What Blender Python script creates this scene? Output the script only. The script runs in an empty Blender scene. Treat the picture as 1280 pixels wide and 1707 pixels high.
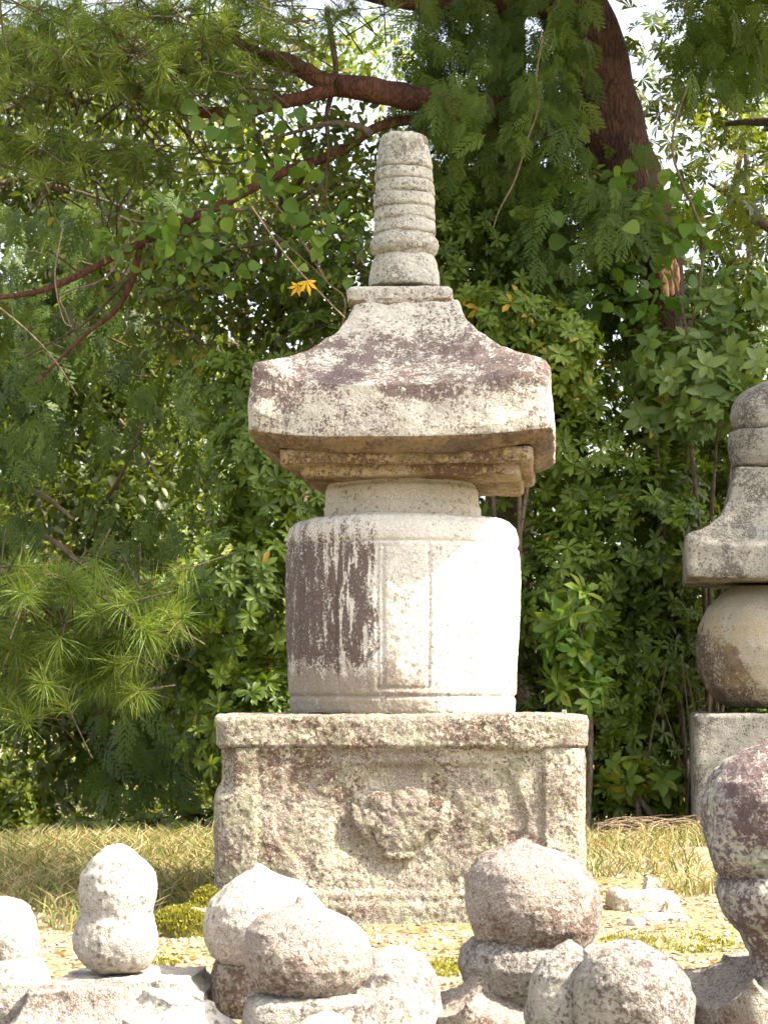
import bpy, math, random
import numpy as np
from mathutils import Vector, Matrix

random.seed(7); rng = np.random.default_rng(7)
scene = bpy.context.scene
COL = scene.collection
R = math.radians

# ------------------------------------------------------------------ camera
EYE, FPX, HORIZON = 0.71, 3460.0, 1180.0
PITCH = math.atan((HORIZON - 853.5) / FPX)
cam_d = bpy.data.cameras.new('camera'); cam = bpy.data.objects.new('camera', cam_d); COL.objects.link(cam)
cam.location = (0, 0, EYE); cam.rotation_euler = (R(90) + PITCH, 0, 0)
cam_d.sensor_fit = 'VERTICAL'; cam_d.sensor_height = 24.0; cam_d.lens = 24.0 * FPX / 1707.0
cam_d.clip_start = 0.05; cam_d.clip_end = 2000
cam_d.dof.use_dof = True; cam_d.dof.focus_distance = 7.3; cam_d.dof.aperture_fstop = 9.0
scene.camera = cam

# ------------------------------------------------------------------ light
SUN_AZ, SUN_EL = 73.0, 49.0          # azimuth measured from the viewer's back towards the right
sd = Vector((math.sin(R(SUN_AZ)) * math.cos(R(SUN_EL)), -math.cos(R(SUN_AZ)) * math.cos(R(SUN_EL)), math.sin(R(SUN_EL))))
world = bpy.data.worlds.new('World'); scene.world = world; world.use_nodes = True
wn = world.node_tree.nodes; wl = world.node_tree.links
sky = wn.new('ShaderNodeTexSky'); sky.sky_type = 'NISHITA'; sky.sun_disc = False
sky.sun_elevation = R(SUN_EL); sky.sun_rotation = math.atan2(sd.x, sd.y)
sky.air_density = 1.0; sky.dust_density = 4.0; sky.ozone_density = 1.0
bg = wn['Background']; bg.inputs[1].default_value = 0.15; hz = wn.new('ShaderNodeHueSaturation'); hz.inputs['Saturation'].default_value = .38      # hazy, near-white sky
wl.new(sky.outputs[0], hz.inputs['Color']); wl.new(hz.outputs[0], bg.inputs[0])
sun_d = bpy.data.lights.new('sun', 'SUN'); sun = bpy.data.objects.new('sun', sun_d); COL.objects.link(sun)
sun_d.energy = 4.5; sun_d.angle = R(0.5); sun_d.color = (1.0, 0.91, 0.76)
sun.rotation_euler = (-sd).to_track_quat('-Z', 'Y').to_euler(); sun.location = (6, -4, 12)
vs = scene.view_settings
vs.view_transform = 'Standard'; vs.look = 'None'; vs.gamma = 1.0; vs.use_curve_mapping = False; vs.exposure = 2.0
scene.cycles.use_denoising = True
scene.cycles.max_bounces = 8; scene.cycles.transparent_max_bounces = 4

# ------------------------------------------------------------------ helpers
def W(px, py, Y):
    a = (px - 640) / FPX; b = (853.5 - py) / FPX
    d = Vector((a, math.cos(PITCH) - b * math.sin(PITCH), math.sin(PITCH) + b * math.cos(PITCH)))
    s = Y / d.y
    return Vector((0, 0, EYE)) + d * s

def proj(P):
    P = np.asarray(P, float); y = P[:, 1]; z = P[:, 2] - EYE
    f = y * math.cos(PITCH) + z * math.sin(PITCH); u = -y * math.sin(PITCH) + z * math.cos(PITCH)
    return np.stack([640 + FPX * P[:, 0] / f, 853.5 - FPX * u / f, f], 1)

def _h(ix, iy, iz):
    h = (ix.astype(np.int64) * 73856093) ^ (iy.astype(np.int64) * 19349663) ^ (iz.astype(np.int64) * 83492791)
    h = (h ^ (h >> 13)) * 1274126177 & 0xffffffff
    h = (h ^ (h >> 16)) * 0x45d9f3b & 0xffffffff
    return ((h ^ (h >> 15)) & 0xffffff) / float(0xffffff) * 2 - 1

def vnoise(P):
    i = np.floor(P); f = P - i; f = f * f * (3 - 2 * f)
    x, y, z = i[:, 0], i[:, 1], i[:, 2]; r = 0
    for dx in (0, 1):
        wx = f[:, 0] if dx else 1 - f[:, 0]
        for dy in (0, 1):
            wy = f[:, 1] if dy else 1 - f[:, 1]
            for dz in (0, 1):
                wz = f[:, 2] if dz else 1 - f[:, 2]
                r = r + wx * wy * wz * _h(x + dx, y + dy, z + dz)
    return r

def fbm(P, oct=3):
    r = 0; a = 1.0
    for k in range(oct):
        r = r + a * vnoise(P * (2.03 ** k) + 17.3 * k); a *= 0.5
    return r

def mesh_np(name, V, F, mat=None, tint=None, smooth=True):
    V = np.asarray(V, np.float32); F = np.asarray(F, np.int32)
    me = bpy.data.meshes.new(name); k = F.shape[1]
    me.vertices.add(len(V)); me.vertices.foreach_set('co', V.ravel())
    me.loops.add(F.size); me.loops.foreach_set('vertex_index', F.ravel())
    me.polygons.add(len(F)); me.polygons.foreach_set('loop_start', np.arange(0, F.size, k, dtype=np.int32))
    try: me.polygons.foreach_set('loop_total', np.full(len(F), k, np.int32))
    except Exception: pass
    me.polygons.foreach_set('use_smooth', np.full(len(F), smooth, bool))
    if tint is not None:
        at = me.attributes.new('tint', 'FLOAT', 'POINT'); at.data.foreach_set('value', np.asarray(tint, np.float32))
    me.update(calc_edges=True); me.validate()
    if mat: me.materials.append(mat)
    return me

def link(name, me, parent=None, loc=(0, 0, 0), rot=(0, 0, 0)):
    o = bpy.data.objects.new(name, me); COL.objects.link(o); o.location = loc; o.rotation_euler = rot
    if parent: o.parent = parent
    return o

def tag(o, label, cat, group=None, kind=None):
    if label: o['label'] = label
    if cat: o['category'] = cat
    if group: o['group'] = group
    if kind: o['kind'] = kind
    return o

def thing(name, label, cat, loc=(0, 0, 0), rot=(0, 0, 0), group=None):
    return tag(link(name, None, None, loc, rot), label, cat, group)

# ------------------------------------------------------------------ materials
class NT:
    def __init__(s, name):
        s.m = bpy.data.materials.new(name); s.m.use_nodes = True; s.t = s.m.node_tree
        s.b = s.t.nodes['Principled BSDF']; s.out = s.t.nodes['Material Output']
    def n(s, typ, inp=None, **at):
        x = s.t.nodes.new('ShaderNode' + typ)
        for k, v in at.items(): setattr(x, k, v)
        for k, v in (inp or {}).items(): s.set(x.inputs[k], v)
        return x
    def set(s, sock, v):
        if isinstance(v, bpy.types.NodeSocket): s.t.links.new(v, sock)
        elif isinstance(v, (tuple, list)) and len(v) == 3 and sock.type == 'RGBA': sock.default_value = (*v, 1)
        else: sock.default_value = v
    def math(s, op, a, b=0.0, clamp=False):
        x = s.n('Math', {0: a, 1: b}, operation=op); x.use_clamp = clamp; return x.outputs[0]
    def noise(s, vec, scale, detail=3.0, rough=0.55, dist=0.0):
        return s.n('TexNoise', {'Vector': vec, 'Scale': scale, 'Detail': detail, 'Roughness': rough, 'Distortion': dist}).outputs[0]
    def mr(s, v, a, b, c=0.0, d=1.0):
        return s.n('MapRange', {0: v, 1: a, 2: b, 3: c, 4: d}, interpolation_type='SMOOTHSTEP').outputs[0]
    def mix(s, f, a, b, mode='MIX'):
        x = s.n('Mix', data_type='RGBA', blend_type=mode)
        s.set(x.inputs[0], f); s.set(x.inputs[6], a); s.set(x.inputs[7], b); return x.outputs[2]
    def scalev(s, vec, sc):
        return s.n('VectorMath', {0: vec, 1: sc}, operation='MULTIPLY').outputs[0]

def rnd_(g, v): return g.noise(v, 33, 2)
def stone(name, c1, c2, cdark, dark, cpale, pale, cgreen=(.30, .33, .24), green=.3, bump=.55, bias=None, rough=.9, spot=1.0, dens=1.0):
    g = NT(name)
    tc = g.n('TexCoord').outputs['Object']; oi = g.n('ObjectInfo').outputs['Random']
    off = g.n('CombineXYZ', {0: g.math('MULTIPLY', oi, 37.0), 1: g.math('MULTIPLY', oi, 91.0), 2: g.math('MULTIPLY', oi, 53.0)}).outputs[0]
    v = g.n('VectorMath', {0: tc, 1: off}, operation='ADD').outputs[0]
    big = g.noise(v, 3.5, 4); mid = g.noise(v, 26, 4, .6); fine = g.noise(v, 120, 4, .7); grit = g.noise(v, 300, 2, .7)
    col = g.mix(g.mr(g.noise(v, 7, 3), .38, .62), c1, c2)
    col = g.mix(g.mr(grit, .25, .75), g.mix(1.0, col, (.62, .60, .60), 'MULTIPLY'), g.mix(.35, col, (.85, .83, .78)))
    def msk(a, b, cc, thr, w=.03, extra=None):
        s_ = g.math('ADD', g.math('ADD', g.math('MULTIPLY', big, a), g.math('MULTIPLY', mid, b)), g.math('MULTIPLY', cc, 1 - a - b))
        if extra is not None: s_ = g.math('ADD', s_, extra)
        return g.mr(s_, thr - w, thr + w)
    xb = bias(g, tc) if bias else {}
    dk = msk(.45, .25, fine, .5 + (.5 - dark) * .35, .035, xb.get('dark'))
    col = g.mix(g.math('MULTIPLY', dk, .9), col, g.mix(fine, cdark, tuple(min(1, c * 1.8) for c in cdark)))
    v2 = g.n('VectorMath', {0: v, 1: (11.3, 4.2, 7.7)}, operation='ADD').outputs[0]
    big2 = g.noise(v2, 6, 4); fine2 = g.noise(v2, 95, 5, .72)
    s_ = g.math('ADD', g.math('MULTIPLY', big2, .4), g.math('MULTIPLY', fine2, .6))
    if xb.get('pale') is not None: s_ = g.math('ADD', s_, xb['pale'])
    pk = g.mr(s_, .5 + (.5 - pale) * .3 - .025, .5 + (.5 - pale) * .3 + .03)
    col = g.mix(g.math('MULTIPLY', pk, .88), col, g.mix(grit, tuple(c * .75 for c in cpale), cpale))
    gr = g.mr(g.math('ADD', g.math('MULTIPLY', g.noise(v2, 9, 2), .5), g.math('MULTIPLY', g.noise(v2, 48, 3), .5)), .5 + (.5 - green) * .25, .53 + (.5 - green) * .25)
    col = g.mix(g.math('MULTIPLY', gr, .6), col, cgreen)
    wv = g.n('VectorMath', {0: v2, 1: g.scalev(g.n('TexNoise', {'Vector': v2, 'Scale': 60.0, 'Detail': 2.0}).outputs[1], (.02, .02, .02))}, operation='ADD').outputs[0]
    def spots(scale, keep, size, colour, amt, extra=None):
        nonlocal col
        vo = g.n('TexVoronoi', {'Vector': wv, 'Scale': scale}); rnd = g.n('SeparateColor', {0: vo.outputs['Color']}).outputs
        rad = g.math('MULTIPLY', g.math('SUBTRACT', rnd[0], 1 - keep), size / keep)
        rad = g.math('MULTIPLY', rad, g.mr(g.noise(v2, 5, 2), .35, .6, .35, 1.15))
        if extra is not None: rad = g.math('SUBTRACT', rad, extra)
        m = g.mr(g.math('SUBTRACT', rad, vo.outputs['Distance']), -.03, .10)
        col = g.mix(g.math('MULTIPLY', m, amt), col, colour); return m
    spots(75, .55, .62, tuple(c * .45 for c in c2), .75)
    spots(48, (.42 + pale * .25) * dens, .60, g.mix(rnd_(g, v2), cpale, tuple(c * .8 for c in cpale)), .9 * spot)
    spots(110, (.35 + .3 * pale) * dens, .5, cpale, .6 * spot)
    if 'col' in xb: col = xb['col'](col, v)
    g.set(g.b.inputs['Base Color'], col); g.b.inputs['Roughness'].default_value = rough
    g.b.inputs['Specular IOR Level'].default_value = .25
    hh = g.math('ADD', g.math('MULTIPLY', g.noise(v, 85, 3, .6), .9), g.math('ADD', g.math('MULTIPLY', grit, .4), g.math('ADD', g.math('MULTIPLY', mid, .25), g.math('MULTIPLY', pk, .10))))
    bp = g.n('Bump', {'Height': hh, 'Strength': bump, 'Distance': .02})
    g.set(g.b.inputs['Normal'], bp.outputs[0]); return g.m

def sep(g, tc): return g.n('SeparateXYZ', {0: tc}).outputs

def leafmat(name, cols, pos, trans=.35, rough=.42, spec=.5, tr_gain=1.6):
    g = NT(name)
    at = g.n('Attribute'); at.attribute_name = 'tint'
    cr = g.n('ValToRGB', {0: at.outputs['Fac']}); e = cr.color_ramp.elements
    while len(e) < len(cols): e.new(.5)
    for k, (c, p) in enumerate(zip(cols, pos)): e[k].position = p; e[k].color = (*c, 1)
    c = cr.outputs[0]
    g.set(g.b.inputs['Base Color'], c); g.b.inputs['Roughness'].default_value = rough
    g.b.inputs['Specular IOR Level'].default_value = spec
    tb = g.n('BsdfTranslucent', {'Color': g.mix(1.0, c, (tr_gain * 1.1, tr_gain, tr_gain * .45), 'MULTIPLY')})
    mx = g.n('MixShader', {0: trans, 1: g.b.outputs[0], 2: tb.outputs[0]})
    g.t.links.new(mx.outputs[0], g.out.inputs[0]); return g.m

def barkmat(name, c1, c2, scale=14, bump=.8):
    g = NT(name); tc = g.n('TexCoord').outputs['Object']
    v = g.scalev(tc, (1, 1, .28))
    vo = g.n('TexVoronoi', {'Vector': g.n('VectorMath', {0: v, 1: g.scalev(g.n('TexNoise', {'Vector': v, 'Scale': 9.0}).outputs[1], (.16, .16, .16))}, operation='ADD').outputs[0], 'Scale': scale}, feature='DISTANCE_TO_EDGE').outputs[0]
    n1 = g.noise(tc, 5, 4); n2 = g.noise(v, 60, 4, .65)
    col = g.mix(g.mr(g.math('ADD', g.math('MULTIPLY', n1, .5), g.math('MULTIPLY', n2, .5)), .38, .62), c1, c2)
    col = g.mix(g.mr(g.math('ADD', vo, g.math('MULTIPLY', g.math('SUBTRACT', n2, .5), .25)), 0, .16), g.mix(1.0, col, (.74, .70, .70), 'MULTIPLY'), col)
    g.set(g.b.inputs['Base Color'], col); g.b.inputs['Roughness'].default_value = .9; g.b.inputs['Specular IOR Level'].default_value = .2
    h = g.math('ADD', g.mr(vo, 0, .14), g.math('MULTIPLY', n2, .6))
    g.set(g.b.inputs['Normal'], g.n('Bump', {'Height': h, 'Strength': bump, 'Distance': .02}).outputs[0]); return g.m

PINK1, PINK2 = (.36, .27, .215), (.40, .33, .26)
GREY1, GREY2 = (.40, .375, .34), (.34, .31, .28)
DARKL = (.075, .050, .048); PALE = (.66, .63, .54)

def bias_body(g, tc):
    s = sep(g, tc)
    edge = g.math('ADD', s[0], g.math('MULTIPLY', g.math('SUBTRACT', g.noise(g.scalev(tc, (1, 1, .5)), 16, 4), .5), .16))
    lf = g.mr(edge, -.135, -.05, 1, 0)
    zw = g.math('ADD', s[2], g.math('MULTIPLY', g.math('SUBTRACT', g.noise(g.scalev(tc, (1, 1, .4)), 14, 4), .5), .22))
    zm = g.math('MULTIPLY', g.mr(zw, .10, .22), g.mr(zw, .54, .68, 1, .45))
    drip = g.mr(g.noise(g.scalev(tc, (1, 1, .15)), 40, 3), .50, .62)
    inner = g.mr(s[0], -.34, -.20)
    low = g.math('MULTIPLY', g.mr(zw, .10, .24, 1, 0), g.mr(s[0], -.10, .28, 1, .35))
    def colf(col, v):
        n = g.math('ADD', g.math('MULTIPLY', g.noise(v, 120, 4, .75), .6), g.math('MULTIPLY', g.noise(g.scalev(v, (1, 1, .35)), 30, 4), .4))
        sp = g.math('MULTIPLY', g.math('SUBTRACT', n, .5), 4.2)
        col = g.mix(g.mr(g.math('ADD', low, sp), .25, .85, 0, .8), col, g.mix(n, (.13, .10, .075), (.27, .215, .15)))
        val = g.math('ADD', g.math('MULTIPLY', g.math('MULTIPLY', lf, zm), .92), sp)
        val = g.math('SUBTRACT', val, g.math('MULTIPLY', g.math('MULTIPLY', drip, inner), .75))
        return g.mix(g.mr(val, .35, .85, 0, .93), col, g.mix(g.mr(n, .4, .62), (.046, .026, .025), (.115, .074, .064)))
    return {'dark': -.10, 'col': colf}

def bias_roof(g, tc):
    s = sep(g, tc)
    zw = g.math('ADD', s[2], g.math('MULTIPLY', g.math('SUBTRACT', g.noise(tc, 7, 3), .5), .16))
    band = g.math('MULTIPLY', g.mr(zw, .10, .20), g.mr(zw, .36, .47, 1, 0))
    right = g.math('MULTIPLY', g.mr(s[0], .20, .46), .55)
    under = g.mr(sep(g, g.n('NewGeometry').outputs['True Normal'])[2], -.40, -.22, 1, 0)  # downward faces: warm bounce and eave shade painted into the colour
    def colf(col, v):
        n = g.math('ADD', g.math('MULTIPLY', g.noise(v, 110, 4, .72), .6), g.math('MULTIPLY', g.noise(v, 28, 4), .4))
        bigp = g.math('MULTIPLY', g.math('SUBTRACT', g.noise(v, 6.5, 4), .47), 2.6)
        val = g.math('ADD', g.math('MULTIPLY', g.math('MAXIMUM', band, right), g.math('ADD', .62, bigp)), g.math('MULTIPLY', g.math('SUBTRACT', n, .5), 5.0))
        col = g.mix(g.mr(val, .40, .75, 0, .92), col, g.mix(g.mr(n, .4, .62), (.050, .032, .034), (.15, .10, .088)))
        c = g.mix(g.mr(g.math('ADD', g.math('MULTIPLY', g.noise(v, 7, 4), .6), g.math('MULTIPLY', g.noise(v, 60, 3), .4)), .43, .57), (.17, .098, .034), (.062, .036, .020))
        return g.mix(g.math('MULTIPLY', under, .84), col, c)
    return {'dark': .0, 'col': colf}

M = {}
M['plinth'] = stone('lichened_pink_granite', (.20, .122, .082), (.235, .162, .112), (.090, .050, .036), .44, (.57, .515, .39), .45, (.27, .265, .165), .42, bump=1.0, dens=.82)
M['body'] = stone('whitened_granite', (.61, .565, .485), (.54, .49, .41), DARKL, .38, (.68, .645, .56), .45, (.42, .40, .31), .15, bump=.65, bias=bias_body)
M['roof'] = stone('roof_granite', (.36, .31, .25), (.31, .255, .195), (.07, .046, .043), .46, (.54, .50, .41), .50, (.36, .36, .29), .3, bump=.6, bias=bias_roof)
M['neck'] = stone('tan_granite', (.38, .31, .20), (.42, .36, .25), (.20, .14, .09), .25, (.50, .46, .36), .40, green=.1, bump=.5)
M['under'] = stone('bounce_tinted_granite', (.20, .115, .038), (.155, .088, .033), (.06, .030, .017), .54, (.36, .26, .12), .30, (.17, .14, .04), .42, bump=.5)  # corbel steps: warm bounce light tinted into the stone colour
M['finial'] = stone('grey_finial_granite', (.31, .285, .235), (.27, .24, .19), (.095, .078, .06), .42, (.48, .45, .37), .46, (.33, .34, .27), .35, bump=.7)
M['stone_pink'] = stone('foreground_pink_granite', (.215, .148, .105), (.255, .19, .14), (.085, .050, .038), .44, (.46, .40, .33), .38, (.25, .25, .18), .26, bump=.9, spot=.85, dens=.7)
M['stone_grey'] = stone('foreground_grey_granite', (.235, .195, .165), (.20, .16, .135), (.075, .052, .046), .44, (.44, .40, .34), .46, (.26, .27, .2), .34, bump=.9)
M['stone_white'] = stone('foreground_bleached_granite', (.40, .345, .285), (.34, .28, .225), (.13, .09, .068), .36, (.58, .53, .45), .52, (.32, .31, .22), .24, bump=.8)
M['stone_dark'] = stone('foreground_purple_granite', (.19, .14, .125), (.24, .185, .16), (.062, .038, .038), .53, (.48, .45, .39), .40, (.33, .37, .28), .34, bump=.8)
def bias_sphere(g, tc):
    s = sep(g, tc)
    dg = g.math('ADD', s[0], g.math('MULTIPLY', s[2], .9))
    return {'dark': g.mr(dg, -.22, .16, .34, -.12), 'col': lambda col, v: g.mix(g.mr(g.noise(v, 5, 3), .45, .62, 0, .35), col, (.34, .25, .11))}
M['t_grey'] = stone('tower_grey_granite', (.175, .145, .105), (.14, .118, .088), (.05, .04, .034), .48, (.31, .285, .235), .40, (.26, .28, .21), .24, bump=.5)
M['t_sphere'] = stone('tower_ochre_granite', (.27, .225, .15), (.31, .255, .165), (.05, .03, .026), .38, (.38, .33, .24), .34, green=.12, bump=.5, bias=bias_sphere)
M['flake'] = stone('pale_flake', (.34, .30, .24), (.30, .26, .20), (.14, .11, .08), .3, (.5, .46, .39), .5, bump=.5)

M['pieris'] = leafmat('glossy_evergreen_leaf', [(.037, .062, .008), (.086, .132, .013), (.145, .205, .023), (.36, .24, .03)], [0, .45, .93, 1], .36, .46, .32)
M['bigleaf'] = leafmat('broad_pale_leaf', [(.052, .095, .018), (.088, .145, .028), (.135, .19, .042), (.34, .26, .05)], [0, .5, .95, 1], .35, .5, .4)
M['vine'] = leafmat('heart_vine_leaf', [(.050, .110, .014), (.092, .175, .020), (.17, .23, .028), (.34, .27, .025)], [0, .5, .9, 1], .42, .5, .4)
M['dark'] = leafmat('dark_tree_leaf', [(.032, .050, .008), (.066, .092, .010), (.125, .160, .018), (.22, .20, .03)], [0, .5, .92, 1], .35, .45, .4)
M['needle'] = leafmat('pine_needle', [(.066, .102, .013), (.115, .174, .021), (.19, .24, .034), (.30, .20, .06)], [0, .5, .94, 1], .30, .5, .35)
M['cypress'] = leafmat('cypress_scale_leaf', [(.033, .058, .007), (.067, .112, .011), (.115, .160, .017), (.18, .15, .04)], [0, .5, .95, 1], .28, .55, .3)
M['far'] = leafmat('far_sunlit_leaf', [(.06, .105, .016), (.11, .165, .024), (.20, .24, .034), (.30, .28, .045)], [0, .45, .9, 1], .45, .5, .3)
M['grass'] = leafmat('dry_grass', [(.15, .135, .045), (.25, .205, .09), (.36, .29, .16), (.095, .13, .03)], [0, .4, .8, 1], .3, .6, .25, 1.2)
M['moss'] = leafmat('moss_tuft', [(.10, .105, .016), (.18, .17, .025), (.28, .25, .045), (.34, .27, .08)], [0, .5, .9, 1], .25, .8, .1)
M['litter'] = leafmat('dry_leaf', [(.22, .15, .085), (.36, .28, .17), (.52, .45, .31), (.34, .17, .07)], [0, .4, .8, 1], .25, .7, .2, 1.1)
M['yellow'] = leafmat('autumn_leaf', [(.55, .30, .015), (.62, .36, .02)], [0, 1], .45, .5, .3, 1.3)
M['bark'] = barkmat('red_pine_bark', (.060, .028, .018), (.135, .062, .038), 24, .45)
M['bark_shaded'] = barkmat('shaded_old_pine_bark', (.040, .022, .016), (.095, .048, .032), 24, .6)  # old trunk bark, darker than the boughs to carry the trunk's shade
M['bark_dim'] = barkmat('grey_brown_bark', (.070, .050, .034), (.125, .095, .063), 26, .5)
M['twig'] = barkmat('dry_twig', (.13, .092, .058), (.21, .155, .10), 40, .3)
def wood():
    g = NT('split_pale_wood'); tc = g.n('TexCoord').outputs['Object']
    n1 = g.noise(g.scalev(tc, (1, 1, .12)), 60, 4); n2 = g.noise(tc, 9, 3)
    g.set(g.b.inputs['Base Color'], g.mix(g.mr(n1, .35, .65), g.mix(n2, (.36, .17, .07), (.26, .12, .05)), (.62, .42, .24)))
    g.b.inputs['Roughness'].default_value = .8
    g.set(g.b.inputs['Normal'], g.n('Bump', {'Height': n1, 'Strength': .8, 'Distance': .02}).outputs[0]); return g.m
M['wood'] = wood()
def ground_mat():
    g = NT('bare_earth_and_litter'); tc = g.n('TexCoord').outputs['Object']
    a = g.noise(tc, 2.2, 4); b = g.noise(tc, 30, 4, .65); c = g.noise(tc, 120, 3, .7)
    col = g.mix(g.mr(b, .35, .65), (.185, .14, .095), (.32, .26, .18))
    col = g.mix(g.mr(g.math('ADD', g.math('MULTIPLY', a, .6), g.math('MULTIPLY', b, .4)), .47, .56), col, g.mix(c, (.14, .135, .055), (.25, .22, .12)))
    col = g.mix(g.mr(c, .58, .70), col, (.52, .46, .34))
    col = g.mix(g.mr(c, .30, .40, .75, 0), col, (.09, .065, .04))
    g.set(g.b.inputs['Base Color'], col); g.b.inputs['Roughness'].default_value = .95; g.b.inputs['Specular IOR Level'].default_value = .15
    g.set(g.b.inputs['Normal'], g.n('Bump', {'Height': g.math('ADD', b, g.math('MULTIPLY', c, .5)), 'Strength': .9, 'Distance': .02}).outputs[0]); return g.m
M['ground'] = ground_mat()

# ------------------------------------------------------------------ ground
def seg(x, a, b): return np.clip((x - a) / (b - a), 0, 1)
def sstep(x, a, b): t = seg(x, a, b); return t * t * (3 - 2 * t)
def gz(x, y):
    x = np.asarray(x, float); y = np.asarray(y, float)
    P = np.stack([x, y, np.zeros_like(x)], -1).reshape(-1, 3)
    n = (fbm(P * .9, 2) * .02 + fbm(P * 5, 2) * .007).reshape(x.shape)
    crest = 10.9 + 2.6 * sstep(x, .2, 1.6)
    drop = np.clip(y - crest, 0, None)
    near = np.clip((7.4 - y) / 1.0, 0, 1)
    n = n * (1 - .7 * near)
    return n - np.minimum(drop * .16, 1.6)
def build_ground():
    def axis(lo, hi, fine_lo, fine_hi, st):
        a = list(np.arange(fine_lo, fine_hi, st)); k = st; v = a[-1]
        while v < hi: k *= 1.25; v += k; a.append(min(v, hi))
        k = st; v = fine_lo; b = []
        while v > lo: k *= 1.25; v -= k; b.append(max(v, lo))
        return np.array(b[::-1] + a)
    xs = axis(-400, 400, -3.2, 3.2, .05); ys = axis(-60, 900, 3.2, 14, .05)
    X, Y = np.meshgrid(xs, ys); Z = gz(X, Y)
    V = np.stack([X, Y, Z], -1).reshape(-1, 3); nx = len(xs); ny = len(ys)
    i = (np.arange(ny - 1)[:, None] * nx + np.arange(nx - 1)[None]).ravel()
    F = np.stack([i, i + 1, i + nx + 1, i + nx], 1)
    o = link('ground', mesh_np('ground', V, F, M['ground'])); o['kind'] = 'structure'
build_ground()

# ------------------------------------------------------------------ lofted stone
def loft(sections, mat, name, side=(60, 60, 60, 60), dz=.008, amp=(.006, .0025, .0012), freq=(5, 22, 70), seed=0, relief=None, lift=None, warp=None):
    """sections: (z, half_x, half_y, p) ; p=2 round, large p square. side: samples on front, right, back, left."""
    S = [sections[0]]
    for a, b in zip(sections[:-1], sections[1:]):
        L = math.hypot(b[0] - a[0], max(abs(b[1] - a[1]), abs(b[2] - a[2]))); k = max(1, int(math.ceil(L / dz)))
        for j in range(1, k + 1):
            t = j / k; S.append(tuple(a[q] + (b[q] - a[q]) * t for q in range(4)))
    uv = []
    for sd_, n in enumerate(side):
        for j in range(n):
            t = -1 + 2 * j / n
            uv.append([(t, -1), (1, t), (-t, 1), (-1, -t)][sd_])
    uv = np.array(uv); n = len(uv); m = len(S); S = np.array(S)
    au = np.abs(uv)
    pn = S[:, 3][:, None]
    sc = 1 / (au[None, :, 0] ** pn + au[None, :, 1] ** pn) ** (1 / pn)
    V = np.zeros((m, n, 3))
    V[:, :, 0] = uv[None, :, 0] * sc * S[:, 1][:, None]; V[:, :, 1] = uv[None, :, 1] * sc * S[:, 2][:, None]; V[:, :, 2] = S[:, 0][:, None]
    if lift is not None:
        V[:, :, 2] += lift(S[:, 0][:, None], S[:, 1][:, None], np.minimum(au[:, 0], au[:, 1])[None])
    if warp is not None: V = warp(V)
    du = np.roll(V, -1, 1) - np.roll(V, 1, 1); dv = np.empty_like(V); dv[1:-1] = V[2:] - V[:-2]; dv[0] = V[1] - V[0]; dv[-1] = V[-1] - V[-2]
    N = np.cross(du, dv); N /= np.linalg.norm(N, axis=2, keepdims=True) + 1e-9
    P = V.reshape(-1, 3) + seed * 3.17
    d = sum(a * fbm(P * f, 2) for a, f in zip(amp, freq))
    d = d.reshape(m, n)
    if relief is not None: d = d + relief(V, N)
    V = V + N * d[..., None]
    V = V.reshape(-1, 3)
    a = (np.arange(m - 1)[:, None] * n + np.arange(n)[None]); b = (np.arange(m - 1)[:, None] * n + (np.arange(n)[None] + 1) % n)
    F = np.stack([a, b, b + n, a + n], -1).reshape(-1, 4)
    # close the ends
    V = np.vstack([V, V[:n].mean(0), V[(m - 1) * n:m * n].mean(0)]); c0, c1 = m * n, m * n + 1
    k = np.arange(n); k2 = (k + 1) % n
    T0 = np.stack([k2, k, np.full(n, c0), np.full(n, c0)], 1); T1 = np.stack([(m - 1) * n + k, (m - 1) * n + k2, np.full(n, c1), np.full(n, c1)], 1)
    me = bpy.data.meshes.new(name)
    faces = F.tolist() + [t[:3].tolist() for t in T0] + [t[:3].tolist() for t in T1]
    me.from_pydata(V.tolist(), [], faces); me.polygons.foreach_set('use_smooth', np.ones(len(faces), bool)); me.materials.append(mat); me.update()
    return me

# ------------------------------------------------------------------ main pagoda
AX = W(671, 1190, 7.63).x; YC = 7.63
def zz(py, Y=YC): return W(640, py, Y).z
pag = thing('stone_pagoda', 'tall lichened stone pagoda with ringed finial, curved roof, barrel body and carved plinth', 'pagoda', (AX, YC, 0))
PW, PT = .615, zz(1191, 7.05)
def plinth_relief(V, N):
    x, y, z = V[..., 0], V[..., 1], V[..., 2]
    front = (N[..., 1] < -.6).astype(float)
    h = z / PT
    d = np.zeros_like(x)
    # sunk panel between the corner posts, below the cornice
    inner = sstep(np.abs(x), .490, .472) * sstep(h, .07, .10) * sstep(h, .835, .81)
    d -= .011 * inner
    # scalloped cusped frame inside the panel: raised border outside a curved opening
    ax = np.abs(x)
    bound = .405 - .10 * sstep(h, .42, .10) - .06 * sstep(h, .66, .78) + .02 * np.sin(h * 16)
    op = sstep(ax, bound + .012, bound - .012) * sstep(h, .125, .16) * sstep(h, .77, .74)
    d -= .012 * op
    rr = np.hypot(x / 1.15, z - .335)
    d -= .013 * np.exp(-((rr - .155) / .035) ** 2) * (1 + .5 * np.clip(-x * 5, -1, 1))
    return d * front
def plinth_warp(V):
    x, z = V[..., 0], V[..., 2]
    # broken-away upper left corner and worn edges
    br = sstep(x, -.545, -.60) * sstep(z, .40, .47)
    V[..., 1] += br * .06 * (V[..., 1] < 0)
    V[..., 0] += .018 * br
    return V
me = loft([(-.06, .0, .0, 14), (-.06, .618, .615, 14), (.0, .63, .615, 18), (.3, .629, .617, 20), (PT - .112, .627, .615, 20)], M['plinth'], 'block', (250, 60, 60, 60), .006, (.005, .0022, .0026), (4, 20, 70), 1, plinth_relief, None, plinth_warp)
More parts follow.
